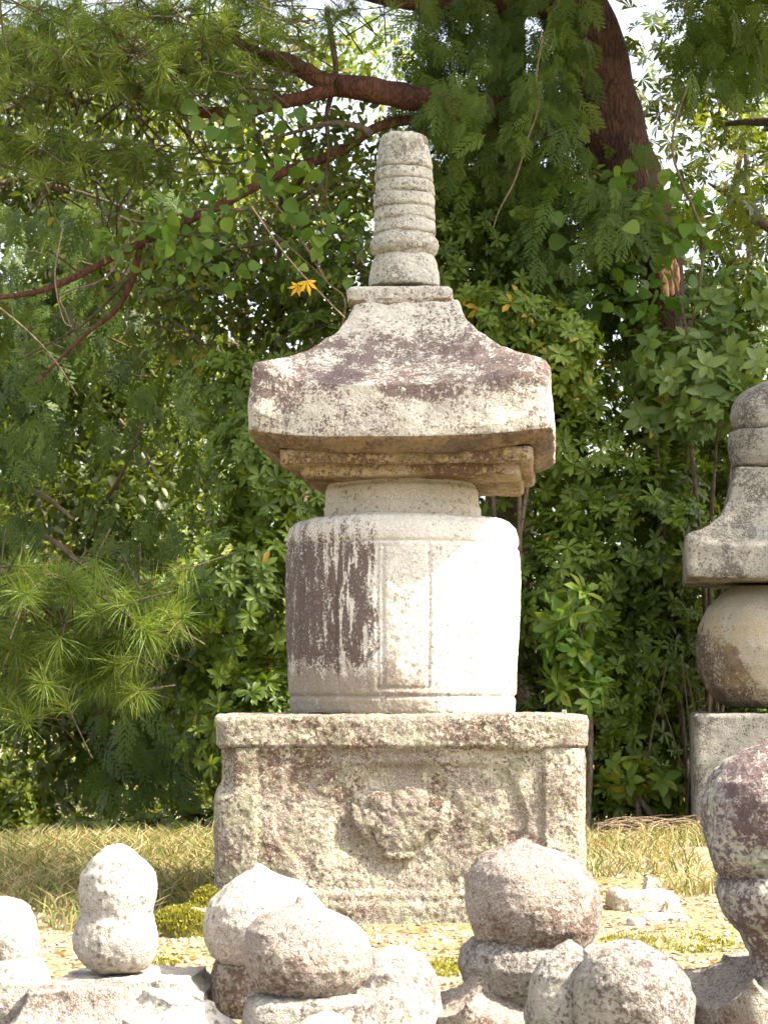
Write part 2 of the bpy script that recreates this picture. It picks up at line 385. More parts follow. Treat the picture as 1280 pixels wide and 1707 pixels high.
pl = link('plinth', me, pag, (0, 0, 0), (0, 0, R(-1.5)))
me = loft([(PT - .115, .3, .3, 14), (PT - .115, .630, .612, 18), (PT - .104, .640, .622, 20), (PT - .02, .642, .624, 20), (PT - .004, .636, .618, 18), (PT, .57, .57, 12), (PT + .002, .05, .05, 10)], M['plinth'], 'cornice', (220, 50, 50, 50), .006, (.005, .0025, .0025), (4, 20, 70), 2,
    None, None, lambda V: (V.__setitem__((Ellipsis, 0), V[..., 0] + .025 * sstep(V[..., 0], -.56, -.64) * sstep(V[..., 1], -.3, -.6) * sstep(PT - .02 - V[..., 2] + .3 * (V[..., 1] + .63), .0, .07)), V)[1])
link('cornice', me, pl)
# vase with lotus carved on the plinth
def carving(prof_fn, name, mat, par, loc, w, h, depth, seed):
    nx, nz = 90, 70
    X, Z = np.meshgrid(np.linspace(-w, w, nx), np.linspace(-h, h, nz))
    d = prof_fn(X, Z) * depth
    P = np.stack([X, np.zeros_like(X), Z], -1).reshape(-1, 3) + seed
    d = d + (fbm(P * 18, 2) * .003 + fbm(P * 70, 2) * .003).reshape(X.shape) * (d > 0) - .05 * (d <= 1e-5)
    V = np.stack([X, -d, Z], -1).reshape(-1, 3)
    i = (np.arange(nz - 1)[:, None] * nx + np.arange(nx - 1)[None]).ravel()
    F = np.stack([i, i + 1, i + nx + 1, i + nx], 1)
    return link(name, mesh_np(name, V, F, mat), par, loc)
def lotus(X, Z):
    def blob(cx, cz, rx, rz, rot=0, k=1.0):
        x = (X - cx) * math.cos(rot) + (Z - cz) * math.sin(rot); z = -(X - cx) * math.sin(rot) + (Z - cz) * math.cos(rot)
        return np.sqrt(np.clip(1 - (x / rx) ** 2 - (z / rz) ** 2, 0, 1)) * k
    d = blob(0, -.055, .085, .055, 0, 1)
    d = np.maximum(d, blob(0, -.115, .055, .022, 0, .7))
    for a, l, k in ((-70, .15, .7), (-36, .16, .85), (0, .14, .8), (36, .16, .85), (70, .15, .75)):
        r = R(a); d = np.maximum(d, blob(math.sin(r) * l * .45, -.03 + math.cos(r) * l * .45, .044, l * .5, -r, k))
    d = np.maximum(d, blob(.135, .0, .020, .075, -.45, .5))
    d = np.maximum(d, blob(-.13, -.01, .022, .07, .45, .5))
    return d
carving(lotus, 'lotus_carving', M['plinth'], pl, (.0, -.595, .335), .20, .16, .020, 3.0)

# body: barrel
BZ0, BZ1 = PT + .001, zz(868)
def pxr(p): return p * YC / FPX * .995
H = BZ1 - BZ0
def body_relief(V, N):
    x, y, z = V[..., 0], V[..., 1], V[..., 2]; d = np.zeros_like(x)
    g = lambda t, c, w: np.exp(-((t - c) / w) ** 2)
    ang = np.arctan2(x, -y); s = ang * .42
    zf = z
    for c in (.062, H - .105): d -= .009 * g(zf, c, .006)
    d -= .005 * g(zf, H - .125, .004) * (s < -.02)
    mid = sstep(zf, .085, .10) * sstep(zf, H - .105, H - .12)
    for k in range(8):
        off = k * .33
        for c in (-.088, -.070, .088): d -= .0065 * g(s, c + (off if k < 5 else off - 2.64), .0055) * mid
    d -= .006 * g(zf, .09, .005) * (np.abs(s) < .088)
    return d * (np.hypot(x, y) > .3)
prof = [(0, .05), (0, pxr(186)), (.012, pxr(188)), (.12, pxr(191)), (.32, pxr(195)), (.50, pxr(196)), (H - .07, pxr(194)), (H - .035, pxr(190)), (H - .012, pxr(180)), (H - .001, pxr(160)), (H, pxr(100))]
me = loft([(z, r, r, 2.06) for z, r in prof], M['body'], 'body', (170, 90, 60, 90), .006, (.006, .0025, .0012), (4, 20, 70), 3, body_relief)
body = link('body', me, pag, (0, 0, BZ0))
# neck
NZ0, NZ1 = BZ1 - .002, zz(783)
hn = NZ1 - NZ0
me = loft([(z * hn, pxr(r), pxr(r), 2.1) for z, r in ((0, 20), (0, 131), (.22, 131), (.25, 130), (.27, 128), (.55, 127.5), (.58, 127), (.6, 125), (1, 123), (1.0, 10))], M['neck'], 'neck', (90, 60, 40, 60), .006, (.004, .002, .001), (5, 22, 70), 4,
    lambda V, N: -.004 * np.exp(-((V[..., 2] - hn * .72) / .004) ** 2))
link('neck', me, pag, (0, 0, NZ0))
# roof
YF = YC - .53
RZ0 = zz(730, YF)
HW = 259 * YF / FPX
def hipz(py, h): return zz(py, YC - h * .9) - RZ0
hp = [(HW - .012, hipz(606, HW)), (HW - .05, hipz(598, HW)), (.42, hipz(592, .42)), (.355, hipz(582, .355)), (.275, hipz(556, .275)), (.225, hipz(532, .225)), (.200, hipz(512, .200)), (.190, hipz(502, .190))]
LIFT = .085
def roof_lift(z, h, t):
    c = t ** 3.5
    wt = np.where(z < .02, .32, 1.0) * np.clip((h - .17) / (HW - .17), 0, 1) ** .8
    return LIFT * c * wt
secs = [(-.036, .05, .05, 12), (-.036, HW - .066, HW - .066, 20), (-.003, HW - .012, HW - .012, 24), (.008, HW - .003, HW - .003, 24), (.03, HW, HW, 24)]
def lw(h): return LIFT * max(0, min(1, (h - .17) / (HW - .17))) ** .8 * .95
for h, z in hp: secs.append((z - lw(h), h, h, 22 if h > .3 else 12))
secs.append((hp[-1][1] + .002, .03, .03, 10))
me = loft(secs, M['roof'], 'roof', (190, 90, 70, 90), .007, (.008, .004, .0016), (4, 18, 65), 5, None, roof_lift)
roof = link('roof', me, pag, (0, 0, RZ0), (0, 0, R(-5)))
roof.location.x = .030
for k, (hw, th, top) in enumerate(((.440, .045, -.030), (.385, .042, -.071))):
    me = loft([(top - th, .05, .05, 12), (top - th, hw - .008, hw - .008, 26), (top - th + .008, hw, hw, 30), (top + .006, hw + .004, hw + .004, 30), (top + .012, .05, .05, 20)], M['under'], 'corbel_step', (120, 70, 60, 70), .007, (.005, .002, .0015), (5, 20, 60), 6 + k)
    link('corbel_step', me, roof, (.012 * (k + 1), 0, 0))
# dew basin
DZ0 = hp[-1][1] + RZ0 - .012; DZ1 = zz(478, YC - .17); dh = DZ1 - DZ0; dw = 89 * YC / FPX * .985
me = loft([(0, .03, .03, 10), (0, dw - .008, dw - .008, 12), (.02, dw - .002, dw - .002, 12), (dh - .012, dw, dw, 12), (dh - .002, dw - .008, dw - .008, 9), (dh, .03, .03, 9)], M['roof'], 'dew_basin', (70, 50, 40, 50), .006, (.006, .003, .0012), (6, 22, 65), 9)
link('dew_basin', me, pag, (0, 0, DZ0), (0, 0, R(-4)))
# finial: lotus bowl, collar, rings, tip
fin = link('finial', None, pag, (.008, 0, 0))
def ring(name, pts, seed, loc_x=0):
    z0 = zz(pts[-1][0]); pr = [(zz(p) - z0, pxr(r)) for p, r in pts[::-1]]
    me = loft([(pr[0][0], .005, .005, 2)] + [(z, r, r, 2.1) for z, r in pr] + [(pr[-1][0] + .001, .005, .005, 2)], M['finial'], name, (50, 36, 30, 36), .0055, (.004, .003, .0018), (9, 28, 75), seed)
    return link(name, me, fin, (loc_x, 0, z0))
me = ring('finial_core', [(262, 41.5), (300, 46), (400, 50), (430, 47)], 20)
ring('lotus_bowl', [(424, 45), (432, 50), (440, 54), (455, 58), (470, 60.5), (481, 61)], 21)
ring('collar', [(393, 50), (398, 53.5), (405, 57.5), (413, 58), (421, 55), (428, 47)], 22)
edges = [283, 304, 325.5, 348, 369.5, 392]; tops = [245, 287, 308.5, 330, 353, 373.5]
wid = [(43, 47.5), (48.5, 49.5), (50, 51), (51.5, 52.5), (52, 53), (52, 53)]
for k in range(6):
    a, b = tops[k], edges[k]; wt, wb = wid[k]
    ring('ring', [(a - 1.5, wt - 3.5), (a, wt - .8), (a + (b - a) * .12, wt), (b - (b - a) * .12, wb), (b - .5, wb - .8), (b + 1.5, wb - 3.5)], 30 + k, random.uniform(-.002, .002))
ring('tip', [(226, 20), (226.5, 33), (229, 38.5), (234, 41), (241, 42), (248, 40)], 29)

# ------------------------------------------------------------------ five-ring tower on the right
TY = 12.45; TX = W(1283, 1190, TY).x
tw = thing('five_ring_tower', 'grey five-ring stone tower with ochre round stone, standing against the bushes', 'stone tower', (TX, TY, 0))
def tz(py, Y=TY): return W(640, py, Y).z
def tr(p): return p * TY / FPX
g0 = float(gz(TX, TY)) - .05; tb = tz(1188)
me = loft([(g0, .05, .05, 14), (g0, tr(131), tr(131), 20), (tb - .02, tr(130), tr(130), 22), (tb, tr(126), tr(126), 18), (tb + .001, .05, .05, 12)], M['t_grey'], 'cube_stone', (70, 40, 40, 70), .012, (.006, .003, .0015), (4, 15, 50), 11)
link('cube_stone', me, tw, (0, 0, 0), (0, 0, R(-7)))
pts = [(1180, 66), (1170, 86), (1148, 105), (1112, 117), (1080, 120), (1046, 115), (1015, 101), (994, 82), (978, 60)]
z0 = tz(1181)
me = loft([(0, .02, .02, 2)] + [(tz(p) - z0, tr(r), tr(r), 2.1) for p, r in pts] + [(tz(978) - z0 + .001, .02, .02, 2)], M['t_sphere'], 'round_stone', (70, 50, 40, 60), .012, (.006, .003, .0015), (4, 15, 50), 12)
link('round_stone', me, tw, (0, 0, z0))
z0 = tz(966, TY - .4)
def rl2(z, h, t): return .07 * t ** 3.5 * np.where(z < .02, .25, 1.0) * np.clip((h - .2) / .3, 0, 1)
me = loft([(0, .05, .05, 12), (0, tr(136), tr(136), 20), (.02, tr(139), tr(139), 22), (.19, tr(139), tr(139), 22), (.205, tr(134), tr(134), 20), (.235, tr(119), tr(119), 18), (.29, tr(103), tr(103), 16), (.37, tr(84), tr(84), 14), (.47, tr(68), tr(68), 14), (tz(783) - z0, tr(54), tr(54), 12), (tz(783) - z0 + .002, .05, .05, 10)], M['t_grey'], 'roof_stone', (90, 60, 40, 80), .012, (.008, .004, .0015), (4, 15, 50), 13, None, rl2)
link('roof_stone', me, tw, (0, 0, z0), (0, 0, R(-7)))
z0 = tz(783)
me = loft([(0, .02, .02, 2)] + [(tz(p) - z0, tr(r), tr(r), 2.1) for p, r in ((783, 44), (778, 55), (765, 61), (740, 63), (722, 61), (719, 52))] + [(tz(718) - z0, .02, .02, 2)], M['t_grey'], 'bowl_stone', (60, 40, 30, 50), .01, (.005, .003, .0015), (5, 18, 50), 14)
link('bowl_stone', me, tw, (0, 0, z0))
z0 = tz(719)
me = loft([(0, .02, .02, 2)] + [(tz(p) - z0, tr(r), tr(r), 2.1) for p, r in ((719, 50), (712, 56), (695, 59), (675, 55), (660, 45), (650, 32), (643, 17), (636, 4))], M['t_grey'], 'jewel_stone', (60, 40, 30, 50), .01, (.005, .003, .0015), (5, 18, 50), 15)
link('jewel_stone', me, tw, (0, 0, z0))

# ------------------------------------------------------------------ foreground grave stones
def lathe_stone(name, pts, px, Y, mat, seed, p=2.25, amp=(.008, .0018, .0020), sy=1.0, skew=0.0, parent=None, off=(0, 0, 0), dz=.0055):
    z0 = W(640, pts[-1][0], Y).z
    pr = [(W(640, q, Y).z - z0, r * Y / FPX) for q, r in pts[::-1]]
    hh = pr[-1][0]
    def warp(V):
        t = np.clip(V[..., 2] / hh, 0, 1); V[..., 0] += skew * Y / FPX * t ** 2; return V
    me = loft([(0, .004, .004, p)] + [(z, max(r, .003), max(r, .003) * sy, p) for z, r in pr], mat, name, (70, 44, 40, 44), dz, amp, (9, 26, 75), seed, None, None, warp)
    return me, z0

fg = []
def grave(name, label, cat, px, Y, parts, mat, seed, rot=(0, 0, 0), group='small weathered grave stones in front of the pagoda'):
    """parts: list of (part_name, px silhouette top->bottom [(y, half)], kwargs)"""
    x = W(px, 1600, Y).x
    zb = min(W(640, p[1][-1][0], Y).z for p in parts)
    if len(parts) == 1:
        me, z0 = lathe_stone(name, parts[0][1], px, Y, mat, seed, **parts[0][2])
        o = link(name, me, None, (x, Y, z0), rot); tag(o, label, cat, group)
    else:
        o = thing(name, label, cat, (x, Y, zb), rot, group)
        for k, (pn, pts, kw) in enumerate(parts):
            kw = dict(kw); dx = kw.pop('dx', 0); m_ = kw.pop('mat', mat); tilt = kw.pop('tilt', (0, 0, 0))
            me, z0 = lathe_stone(pn, pts, px, Y, m_, seed + k, **kw)
            link(pn, me, o, (dx * Y / FPX, 0, z0 - zb), tilt)
    return o
J = 'jewel'; B_ = 'bowl'
grave('jewel_stone', 'bleached jewel-topped stone with a waisted collar, standing alone on a low slab', 'grave stone', 196, 4.85,
      [('jewel', [(1408, 2), (1411, 13), (1419, 28), (1434, 46), (1456, 60), (1480, 65), (1498, 63), (1512, 60), (1523, 59), (1533, 62), (1545, 66), (1562, 70), (1580, 69), (1597, 62), (1611, 51), (1619, 38)], {'amp': (.006, .0016, .0018)})], M['stone_white'], 40)
grave('jewel_stone', 'white sun-bleached jewel stone with a wide lower collar, beside the sloping flat-topped block', 'grave stone', 12, 4.55,
      [('jewel', [(1497, 3), (1500, 20), (1512, 36), (1535, 46), (1565, 52), (1590, 50), (1610, 44)], {}),
       ('bowl', [(1592, 46), (1602, 62), (1630, 73), (1670, 70), (1700, 58), (1740, 46), (1800, 50)], {})], M['stone_white'], 42)
grave('jewel_stone', 'large pale jewel stone with a pointed tip, behind the round brown jewel', 'grave stone', 449, 4.95,
      [('jewel', [(1441, 2), (1446, 8), (1453, 16), (1459, 26), (1468, 46), (1483, 68), (1505, 94), (1535, 107), (1565, 108), (1592, 98), (1606, 84)], {'skew': -16, 'mat': M['stone_white']}),
       ('bowl', [(1590, 75), (1602, 90), (1625, 97), (1665, 96), (1700, 84), (1725, 70)], {'p': 2.4})], M['stone_pink'], 44)
grave('jewel_stone', 'round brown jewel stone with a small tip, resting on a squared drum', 'grave stone', 515, 4.45,
      [('jewel', [(1492, 2), (1498, 7), (1505, 12), (1510, 22), (1517, 48), (1530, 75), (1550, 94), (1580, 104), (1608, 104), (1632, 95), (1650, 80), (1660, 66)], {'skew': -14, 'p': 2.3, 'amp': (.006, .0018, .0020)}),
       ('drum', [(1652, 70), (1656, 92), (1664, 106), (1690, 111), (1730, 108), (1800, 100)], {'p': 3.2, 'dx': 6, 'mat': M['stone_grey']})], M['stone_pink'], 46)
grave('jewel_stone', 'big leaning jewel stone with rusty flank on a bowl-shaped stone', 'grave stone', 888, 4.85,
      [('jewel', [(1394, 2), (1398, 10), (1405, 19), (1411, 30), (1418, 54), (1432, 82), (1450, 99), (1475, 110), (1505, 114), (1535, 109), (1560, 96), (1580, 78), (1590, 60)], {'skew': -28, 'p': 2.3, 'tilt': (R(3), R(3), 0), 'amp': (.009, .0022, .0022)}),
       ('bowl', [(1560, 70), (1566, 98), (1580, 114), (1605, 120), (1640, 111), (1668, 88), (1694, 62)], {'p': 2.4, 'dx': -4, 'mat': M['stone_grey']})], M['stone_pink'], 48)
grave('jewel_stone', 'small grey jewel stone with a blunt nib, wedged between the leaning jewel and a dome', 'grave stone', 946, 4.38,
      [('jewel', [(1567, 2), (1572, 9), (1580, 22), (1597, 42), (1622, 62), (1652, 72), (1690, 74), (1730, 66), (1790, 58)], {'skew': 4})], M['stone_grey'], 50)
grave('jewel_stone', 'dome-shaped grey-white jewel stone beside the dark concave roof stone', 'grave stone', 1055, 4.3,
      [('jewel', [(1564, 8), (1566, 22), (1575, 44), (1598, 70), (1632, 90), (1668, 97), (1705, 96), (1745, 84), (1800, 70)], {'skew': -10, 'p': 2.2})], M['stone_grey'], 51)
grave('jewel_stone', 'tall purple-dark jewel stone above a tapering bowl', 'grave stone', 1289, 4.35,
      [('jewel', [(1234, 2), (1240, 20), (1252, 46), (1272, 76), (1300, 102), (1335, 115), (1375, 112), (1415, 102), (1450, 92), (1466, 80)], {'p': 2.4, 'skew': 6}),
       ('bowl', [(1456, 78), (1464, 92), (1488, 97), (1525, 86), (1562, 62), (1590, 46), (1622, 38), (1650, 38)], {'p': 2.4, 'dx': 4})], M['stone_dark'], 52)
grave('dome_stone', 'low white dome stone half hidden by the squared drum', 'grave stone', 662, 4.72,
      [('dome', [(1578, 4), (1581, 24), (1592, 44), (1618, 62), (1655, 72), (1700, 76), (1745, 74)], {})], M['stone_white'], 54)
grave('dome_stone', 'small white rounded stone in front of the squared drum', 'grave stone', 540, 4.12,
      [('dome', [(1690, 6), (1693, 24), (1706, 42), (1730, 54), (1780, 58), (1880, 55)], {})], M['stone_white'], 55)

def roof_stone(label, px, py_top, Y, half_top, half_bot, h, rotz, mat, seed, tilt=(0, 0), lift=.04, thick=.05, name='roof_stone'):
    """square concave roof stone of a dismantled tower; sizes in metres"""
    c = W(px, py_top, Y)
    secs = [(0, .02, .02, 10), (0, half_bot - .01, half_bot - .01, 14), (.012, half_bot, half_bot, 16), (thick, half_bot, half_bot, 16)]
    for t in (.12, .25, .4, .6, .8, 1):
        secs.append((thick + (h - thick) * t, half_top + (half_bot - half_top) * (1 - t) ** 1.9 * .93, half_top + (half_bot - half_top) * (1 - t) ** 1.9 * .93, 12))
    secs.append((h + .001, .02, .02, 8))
    me = loft(secs, mat, name, (60, 60, 60, 60), .008, (.008, .004, .002), (8, 24, 70), seed, None, lambda z, hh, t: lift * t ** 3 * np.clip((hh - half_top) / (half_bot - half_top), 0, 1) * np.where(z < .015, .3, 1))
    o = link(name, me, None, (c.x, Y, c.z - h), (R(tilt[0]), R(tilt[1]), R(rotz)))
    return tag(o, label, 'roof stone', 'square roof stones lying in front of the pagoda')
roof_stone('sloping flat-topped pinkish block beside the white bleached jewel stone', 128, 1641, 4.5, .10, .20, .16, 4, M['stone_pink'], 60, lift=.01)
roof_stone('flat pale slab carrying the lone waisted jewel stone', 222, 1622, 4.88, .145, .17, .12, -8, M['stone_white'], 61, lift=.004, thick=.08)
roof_stone('pale tilted stone with a curved rim, lying against the sloping block', 285, 1660, 4.42, .055, .11, .11, 38, M['stone_white'], 62, (6, 8), lift=.02)
roof_stone('dark concave roof stone under the purple jewel and bowl', 1262, 1590, 4.5, .055, .205, .15, 33, M['stone_pink'], 63, lift=.07, thick=.06)
roof_stone('brown concave roof stone lying left of the leaning jewel stone bowl', 800, 1632, 4.75, .03, .135, .12, 30, M['stone_pink'], 64, (0, 6), lift=.05, thick=.035)

def block(name, label, cat, px, py, Y, hx, hy, h, rot, mat, seed, tilt=(0, 0), p=9):
    c = W(px, py, Y)
    me = loft([(0, .01, .01, p), (0, hx * .93, hy * .93, p), (h * .25, hx, hy, p), (h * .8, hx * .97, hy * .97, p), (h, hx * .86, hy * .86, p), (h + .001, .01, .01, p)], mat, name, (40, 24, 24, 24), .006, (.008, .004, .002), (10, 28, 70), seed)
    o = link(name, me, None, (c.x, Y, float(gz(c.x, Y)) - .01), (R(tilt[0]), R(tilt[1]), R(rot))); return tag(o, label, cat)
block('stone_slab', 'small flat-topped stone slab on the ground right of the plinth', 'stone', 1068, 1500, 7.5, .125, .09, .075, 8, M['flake'], 70, (2, 3))
block('stone_stub', 'thin white stone stub sticking up behind the small slab', 'stone', 1074, 1470, 7.75, .022, .018, .115, 20, M['flake'], 71, (0, 12), 4)
block('stone_flake', 'thin pale stone flake lying in the litter before the small slab', 'stone', 1108, 1530, 7.05, .085, .035, .03, 18, M['flake'], 72, (4, 0), 4)
block('stone_flake', 'little white chip beside the thin pale flake', 'stone', 1058, 1541, 6.9, .028, .022, .03, 50, M['flake'], 73, (0, 8), 3)
block('plinth_chip', 'tiny white chip lying on top of the plinth', 'stone', 940, 1190, 7.16, .012, .010, .014, 0, M['flake'], 74).location = (W(940, 1190, 7.16).x, 7.16, PT - .004)


# ------------------------------------------------------------------ foliage helpers
def norm(a): return a / (np.linalg.norm(a, axis=-1, keepdims=True) + 1e-9)
def rand_dir(n):
    return norm(rng.normal(size=(n, 3)))
def frames(d, up):
    d = norm(d); x = norm(np.cross(d, up)); z = np.cross(x, d)
    return np.stack([x, d, z], -1)                    # columns: side, along, face normal
def blade(width, fold=.12, droop=.12, shape=((.0, .25), (.35, 1.0), (.7, .78), (1.0, 0.0))):
    """leaf of unit length along +Y, folded along the midrib"""
    V = [(0, 0, 0)]; F = []
    mids = [s for s in shape[1:-1]]
    for t, w in mids:
        z = -droop * t * t; hw = width * .5 * w
        V += [(-hw, t, z + fold * hw), (0, t, z), (hw, t, z + fold * hw)]
    V.append((0, 1, -droop)); k = len(mids); tip = 1 + 3 * k
    F += [(0, 2, 1), (0, 3, 2)]
    for j in range(k - 1):
        a = 1 + 3 * j; b = a + 3
        F += [(a, a + 1, b + 1), (a, b + 1, b), (a + 1, a + 2, b + 2), (a + 1, b + 2, b + 1)]
    a = 1 + 3 * (k - 1)
    F += [(a, a + 1, tip), (a + 1, a + 2, tip)]
    return np.array(V, float), np.array(F)
T_PIERIS = blade(.36, .5, .16, ((0, .2), (.35, .8), (.72, 1.0), (1, 0)))
T_OVAL = blade(.52, .3, .15, ((0, .2), (.3, .95), (.7, .8), (1, 0)))
T_HEART = blade(.86, .25, .2, ((0, .6), (.12, .85), (.38, 1.0), (.72, .62), (1, 0)))
T_SMALL = (np.array([(0, 0, 0), (-.22, .5, .03), (.22, .5, .03), (0, 1, -.06)], float), np.array([(0, 2, 1), (1, 2, 3)]))
def t_star():                                        # five-lobed leaf
    V = [(0, 0, 0)]; F = []
    for k, a in enumerate((-100, -50, 0, 50, 100)):
        r = R(a); l = 1 - .12 * abs(k - 2); s = math.sin(r); c = math.cos(r); b = len(V)
        V += [(s * l * .5 - c * .15, c * l * .5 + s * .15 + .2, .02), (s * l * .5 + c * .15, c * l * .5 - s * .15 + .2, .02), (s * l, c * l + .2, -.12)]
        F += [(0, b + 1, b), (b, b + 1, b + 2)]
    return np.array(V) * .75, np.array(F)
T_STAR = t_star()
def t_spray(n=9, seed=1):                            # flat cypress spray: axis with forked scale twigs
    r = random.Random(seed); V = []; F = []
    def bar(p, q, w):
        p = np.array(p); q = np.array(q); d = (q - p)[:2]; d = d / (np.hypot(*d) + 1e-9); s = np.array([-d[1], d[0], 0]) * w * .5; b = len(V)
        V.extend([p - s, p + s, q + s * .5, q - s * .5]); F.extend([(b, b + 3, b + 1), (b + 1, b + 3, b + 2)])
    z = lambda t: -.35 * t * t
    for k in range(n):
        t = .06 + .9 * k / n; l = .44 * (1 - .72 * t) + .05
        for s in (-1, 1):
            a = R(42 + r.uniform(-8, 8)); p = (0, t, z(t)); e = (s * math.sin(a) * l, t + math.cos(a) * l, z(t) - .16 * l)
            bar(p, e, .040)
            for u in (.35, .6, .82):
                m = tuple(p[i] + (e[i] - p[i]) * u for i in range(3)); l2 = l * .42 * (1.1 - u)
                for s2 in (-1, 1):
                    a2 = a * s + s2 * R(38); bar(m, (m[0] + math.sin(a2) * l2, m[1] + math.cos(a2) * l2, m[2] - .1 * l2), .034)
    bar((0, 0, 0), (0, 1, z(1)), .035)
    return np.array(V), np.array(F)
T_SPRAY = t_spray(8)
T_SPRAY_LOW = t_spray(5, 3)

class Leaves:
    def __init__(s): s.p, s.B, s.s, s.t = [], [], [], []
    def add(s, p, B, sc, t):
        s.p.append(p); s.B.append(B); s.s.append(np.broadcast_to(sc, (len(p),))); s.t.append(np.broadcast_to(t, (len(p),)))
    def cat(s): return [np.concatenate(a) for a in (s.p, s.B, s.s, s.t)]
    def build(s, tmpl, mat, parent, n_parts=0, stuff='foliage', part='leaf', clear=None):
        p, B, sc, t = s.cat(); loc = np.array(parent.location); TV, TF = tmpl
        keep = np.ones(len(p), bool)
        if n_parts:
            q = proj(p); vis = (q[:, 0] > 5) & (q[:, 0] < 1275) & (q[:, 1] > 5) & (q[:, 1] < 1500)
            vis &= ~((q[:, 0] > 350) & (q[:, 0] < 985) & (q[:, 1] > 1180)); vis &= ~((q[:, 0] > 475) & (q[:, 0] < 870) & (q[:, 1] > 780)); vis &= ~((q[:, 0] > 415) & (q[:, 0] < 930) & (q[:, 1] > 590) & (q[:, 1] < 800)); vis &= ~((q[:, 0] > 1130) & (q[:, 1] > 640))
            size = sc / q[:, 2] * (1 - .25 * rng.random(len(p))) * vis
            # those that show largest: nearest per cell of view direction first
            cell = (q[:, 0] // 14).astype(int) * 1000 + (q[:, 1] // 14).astype(int)
            order = np.argsort(q[:, 2]); first = np.zeros(len(p), bool); _, ix = np.unique(cell[order], return_index=True); first[order[ix]] = True
            size = size * np.where(first, 1, .2)
            top = np.argsort(-size)[:n_parts]; top = top[size[top] > 0]
            keep[top] = False; cache = {}
            for i in top:
                b = int(round(t[i] * 12))
                if b not in cache: cache[b] = mesh_np(part, TV, TF, mat, np.full(len(TV), b / 12.0))
                o = bpy.data.objects.new(part, cache[b]); COL.objects.link(o); o.parent = parent
                Mx = Matrix([list(B[i][r] * sc[i]) + [float(p[i][r] - loc[r])] for r in range(3)] + [[0, 0, 0, 1]]); o.matrix_basis = Mx
        p, B, sc, t = p[keep], B[keep], sc[keep], t[keep]
        if len(p) == 0: return None
        V = np.einsum('nij,kj->nki', B, TV) * sc[:, None, None] + (p - loc)[:, None, :]
        n, k = len(p), len(TV)
        F = (TF[None] + (np.arange(n) * k)[:, None, None]).reshape(-1, 3)
        o = link(stuff, mesh_np(stuff, V.reshape(-1, 3), F, mat, np.repeat(t, k)), parent); o['kind'] = 'stuff'; return o

def tube(name, pts, rad, mat, parent, n=10, wob=.12, sub=5, seed=0):
    pts = [Vector(p) for p in pts]; loc = parent.location.copy() if parent else Vector((0, 0, 0))
    P = []; Rr = []
    for i in range(len(pts) - 1):
        p0 = pts[max(0, i - 1)]; p1 = pts[i]; p2 = pts[i + 1]; p3 = pts[min(len(pts) - 1, i + 2)]
        for j in range(sub):
            t = j / sub
            P.append(.5 * ((2 * p1) + (p2 - p0) * t + (2 * p0 - 5 * p1 + 4 * p2 - p3) * t * t + (3 * p1 - p0 - 3 * p2 + p3) * t ** 3)); Rr.append(rad[i] + (rad[i + 1] - rad[i]) * t)
    P.append(pts[-1]); Rr.append(rad[-1])
    P = np.array([list(p - loc) for p in P]); Rr = np.array(Rr)
    T = norm(np.gradient(P, axis=0)); up = np.array([.31, .9, .22]); X = norm(np.cross(T, up)); Z = np.cross(X, T)
    a = np.linspace(0, 2 * math.pi, n, endpoint=False)
    ringv = X[:, None] * np.cos(a)[None, :, None] + Z[:, None] * np.sin(a)[None, :, None]
    base = P[:, None] + ringv * Rr[:, None, None]
    nz_ = vnoise((base.reshape(-1, 3) / max(Rr.max(), .004) * 1.3) + seed * 9.1).reshape(len(P), n)
    V = P[:, None] + ringv * (Rr[:, None] * (1 + wob * nz_))[..., None]
    m = len(P); i = np.arange(m - 1)[:, None] * n + np.arange(n)[None]; j = np.arange(m - 1)[:, None] * n + (np.arange(n)[None] + 1) % n
    F = np.stack([i, j, j + n, i + n], -1).reshape(-1, 4)
    V = np.vstack([V.reshape(-1, 3), P[-1] + T[-1] * Rr[-1] * .4]); e = len(V) - 1; k = np.arange(n)
    cap = np.stack([(m - 1) * n + k, (m - 1) * n + (k + 1) % n, np.full(n, e), np.full(n, e)], 1)
    me = bpy.data.meshes.new(name); me.from_pydata(V.tolist(), [], F.tolist() + [c[:3].tolist() for c in cap])
    me.polygons.foreach_set('use_smooth', np.ones(len(me.polygons), bool)); me.materials.append(mat); me.update()
    return link(name, me, parent)

def gzf(x, y): return float(gz(np.array([x]), np.array([y]))[0])

def whorls(L, tips, axis, n=9, length=.085, spread=(58, 96), tint=(.2, .85), yellow=.004):
    """rosettes of leaves round shoot tips"""
    N = len(tips); k = n
    ax = np.repeat(norm(axis), k, 0); pos = np.repeat(tips, k, 0)
    fr = frames(ax, np.array([.13, .21, .97])); ph = (np.tile(np.arange(k) * 2.399, N) + np.repeat(rng.random(N) * 6.28, k))
    sp = np.radians(rng.uniform(*spread, N * k)); rad = fr[..., 0] * np.cos(ph)[:, None] + fr[..., 2] * np.sin(ph)[:, None]
    d = ax * np.cos(sp)[:, None] + rad * np.sin(sp)[:, None]; d[:, 2] -= .12; d = norm(d)
    B = frames(d, ax + rng.normal(size=ax.shape) * .22)
    t = np.repeat(rng.uniform(*tint, N) + .22 * fbm(tips * 2.5, 2), k) + rng.normal(size=N * k) * .10; t = np.clip(t, 0, .93)
    t[rng.random(N * k) < yellow] = 1.0
    pos = pos - ax * (rng.random(N * k) * .25 * length)[:, None]
    L.add(pos, B, length * rng.uniform(.75, 1.1, N * k) * np.repeat(rng.uniform(.55, 1.25, N), k), t)

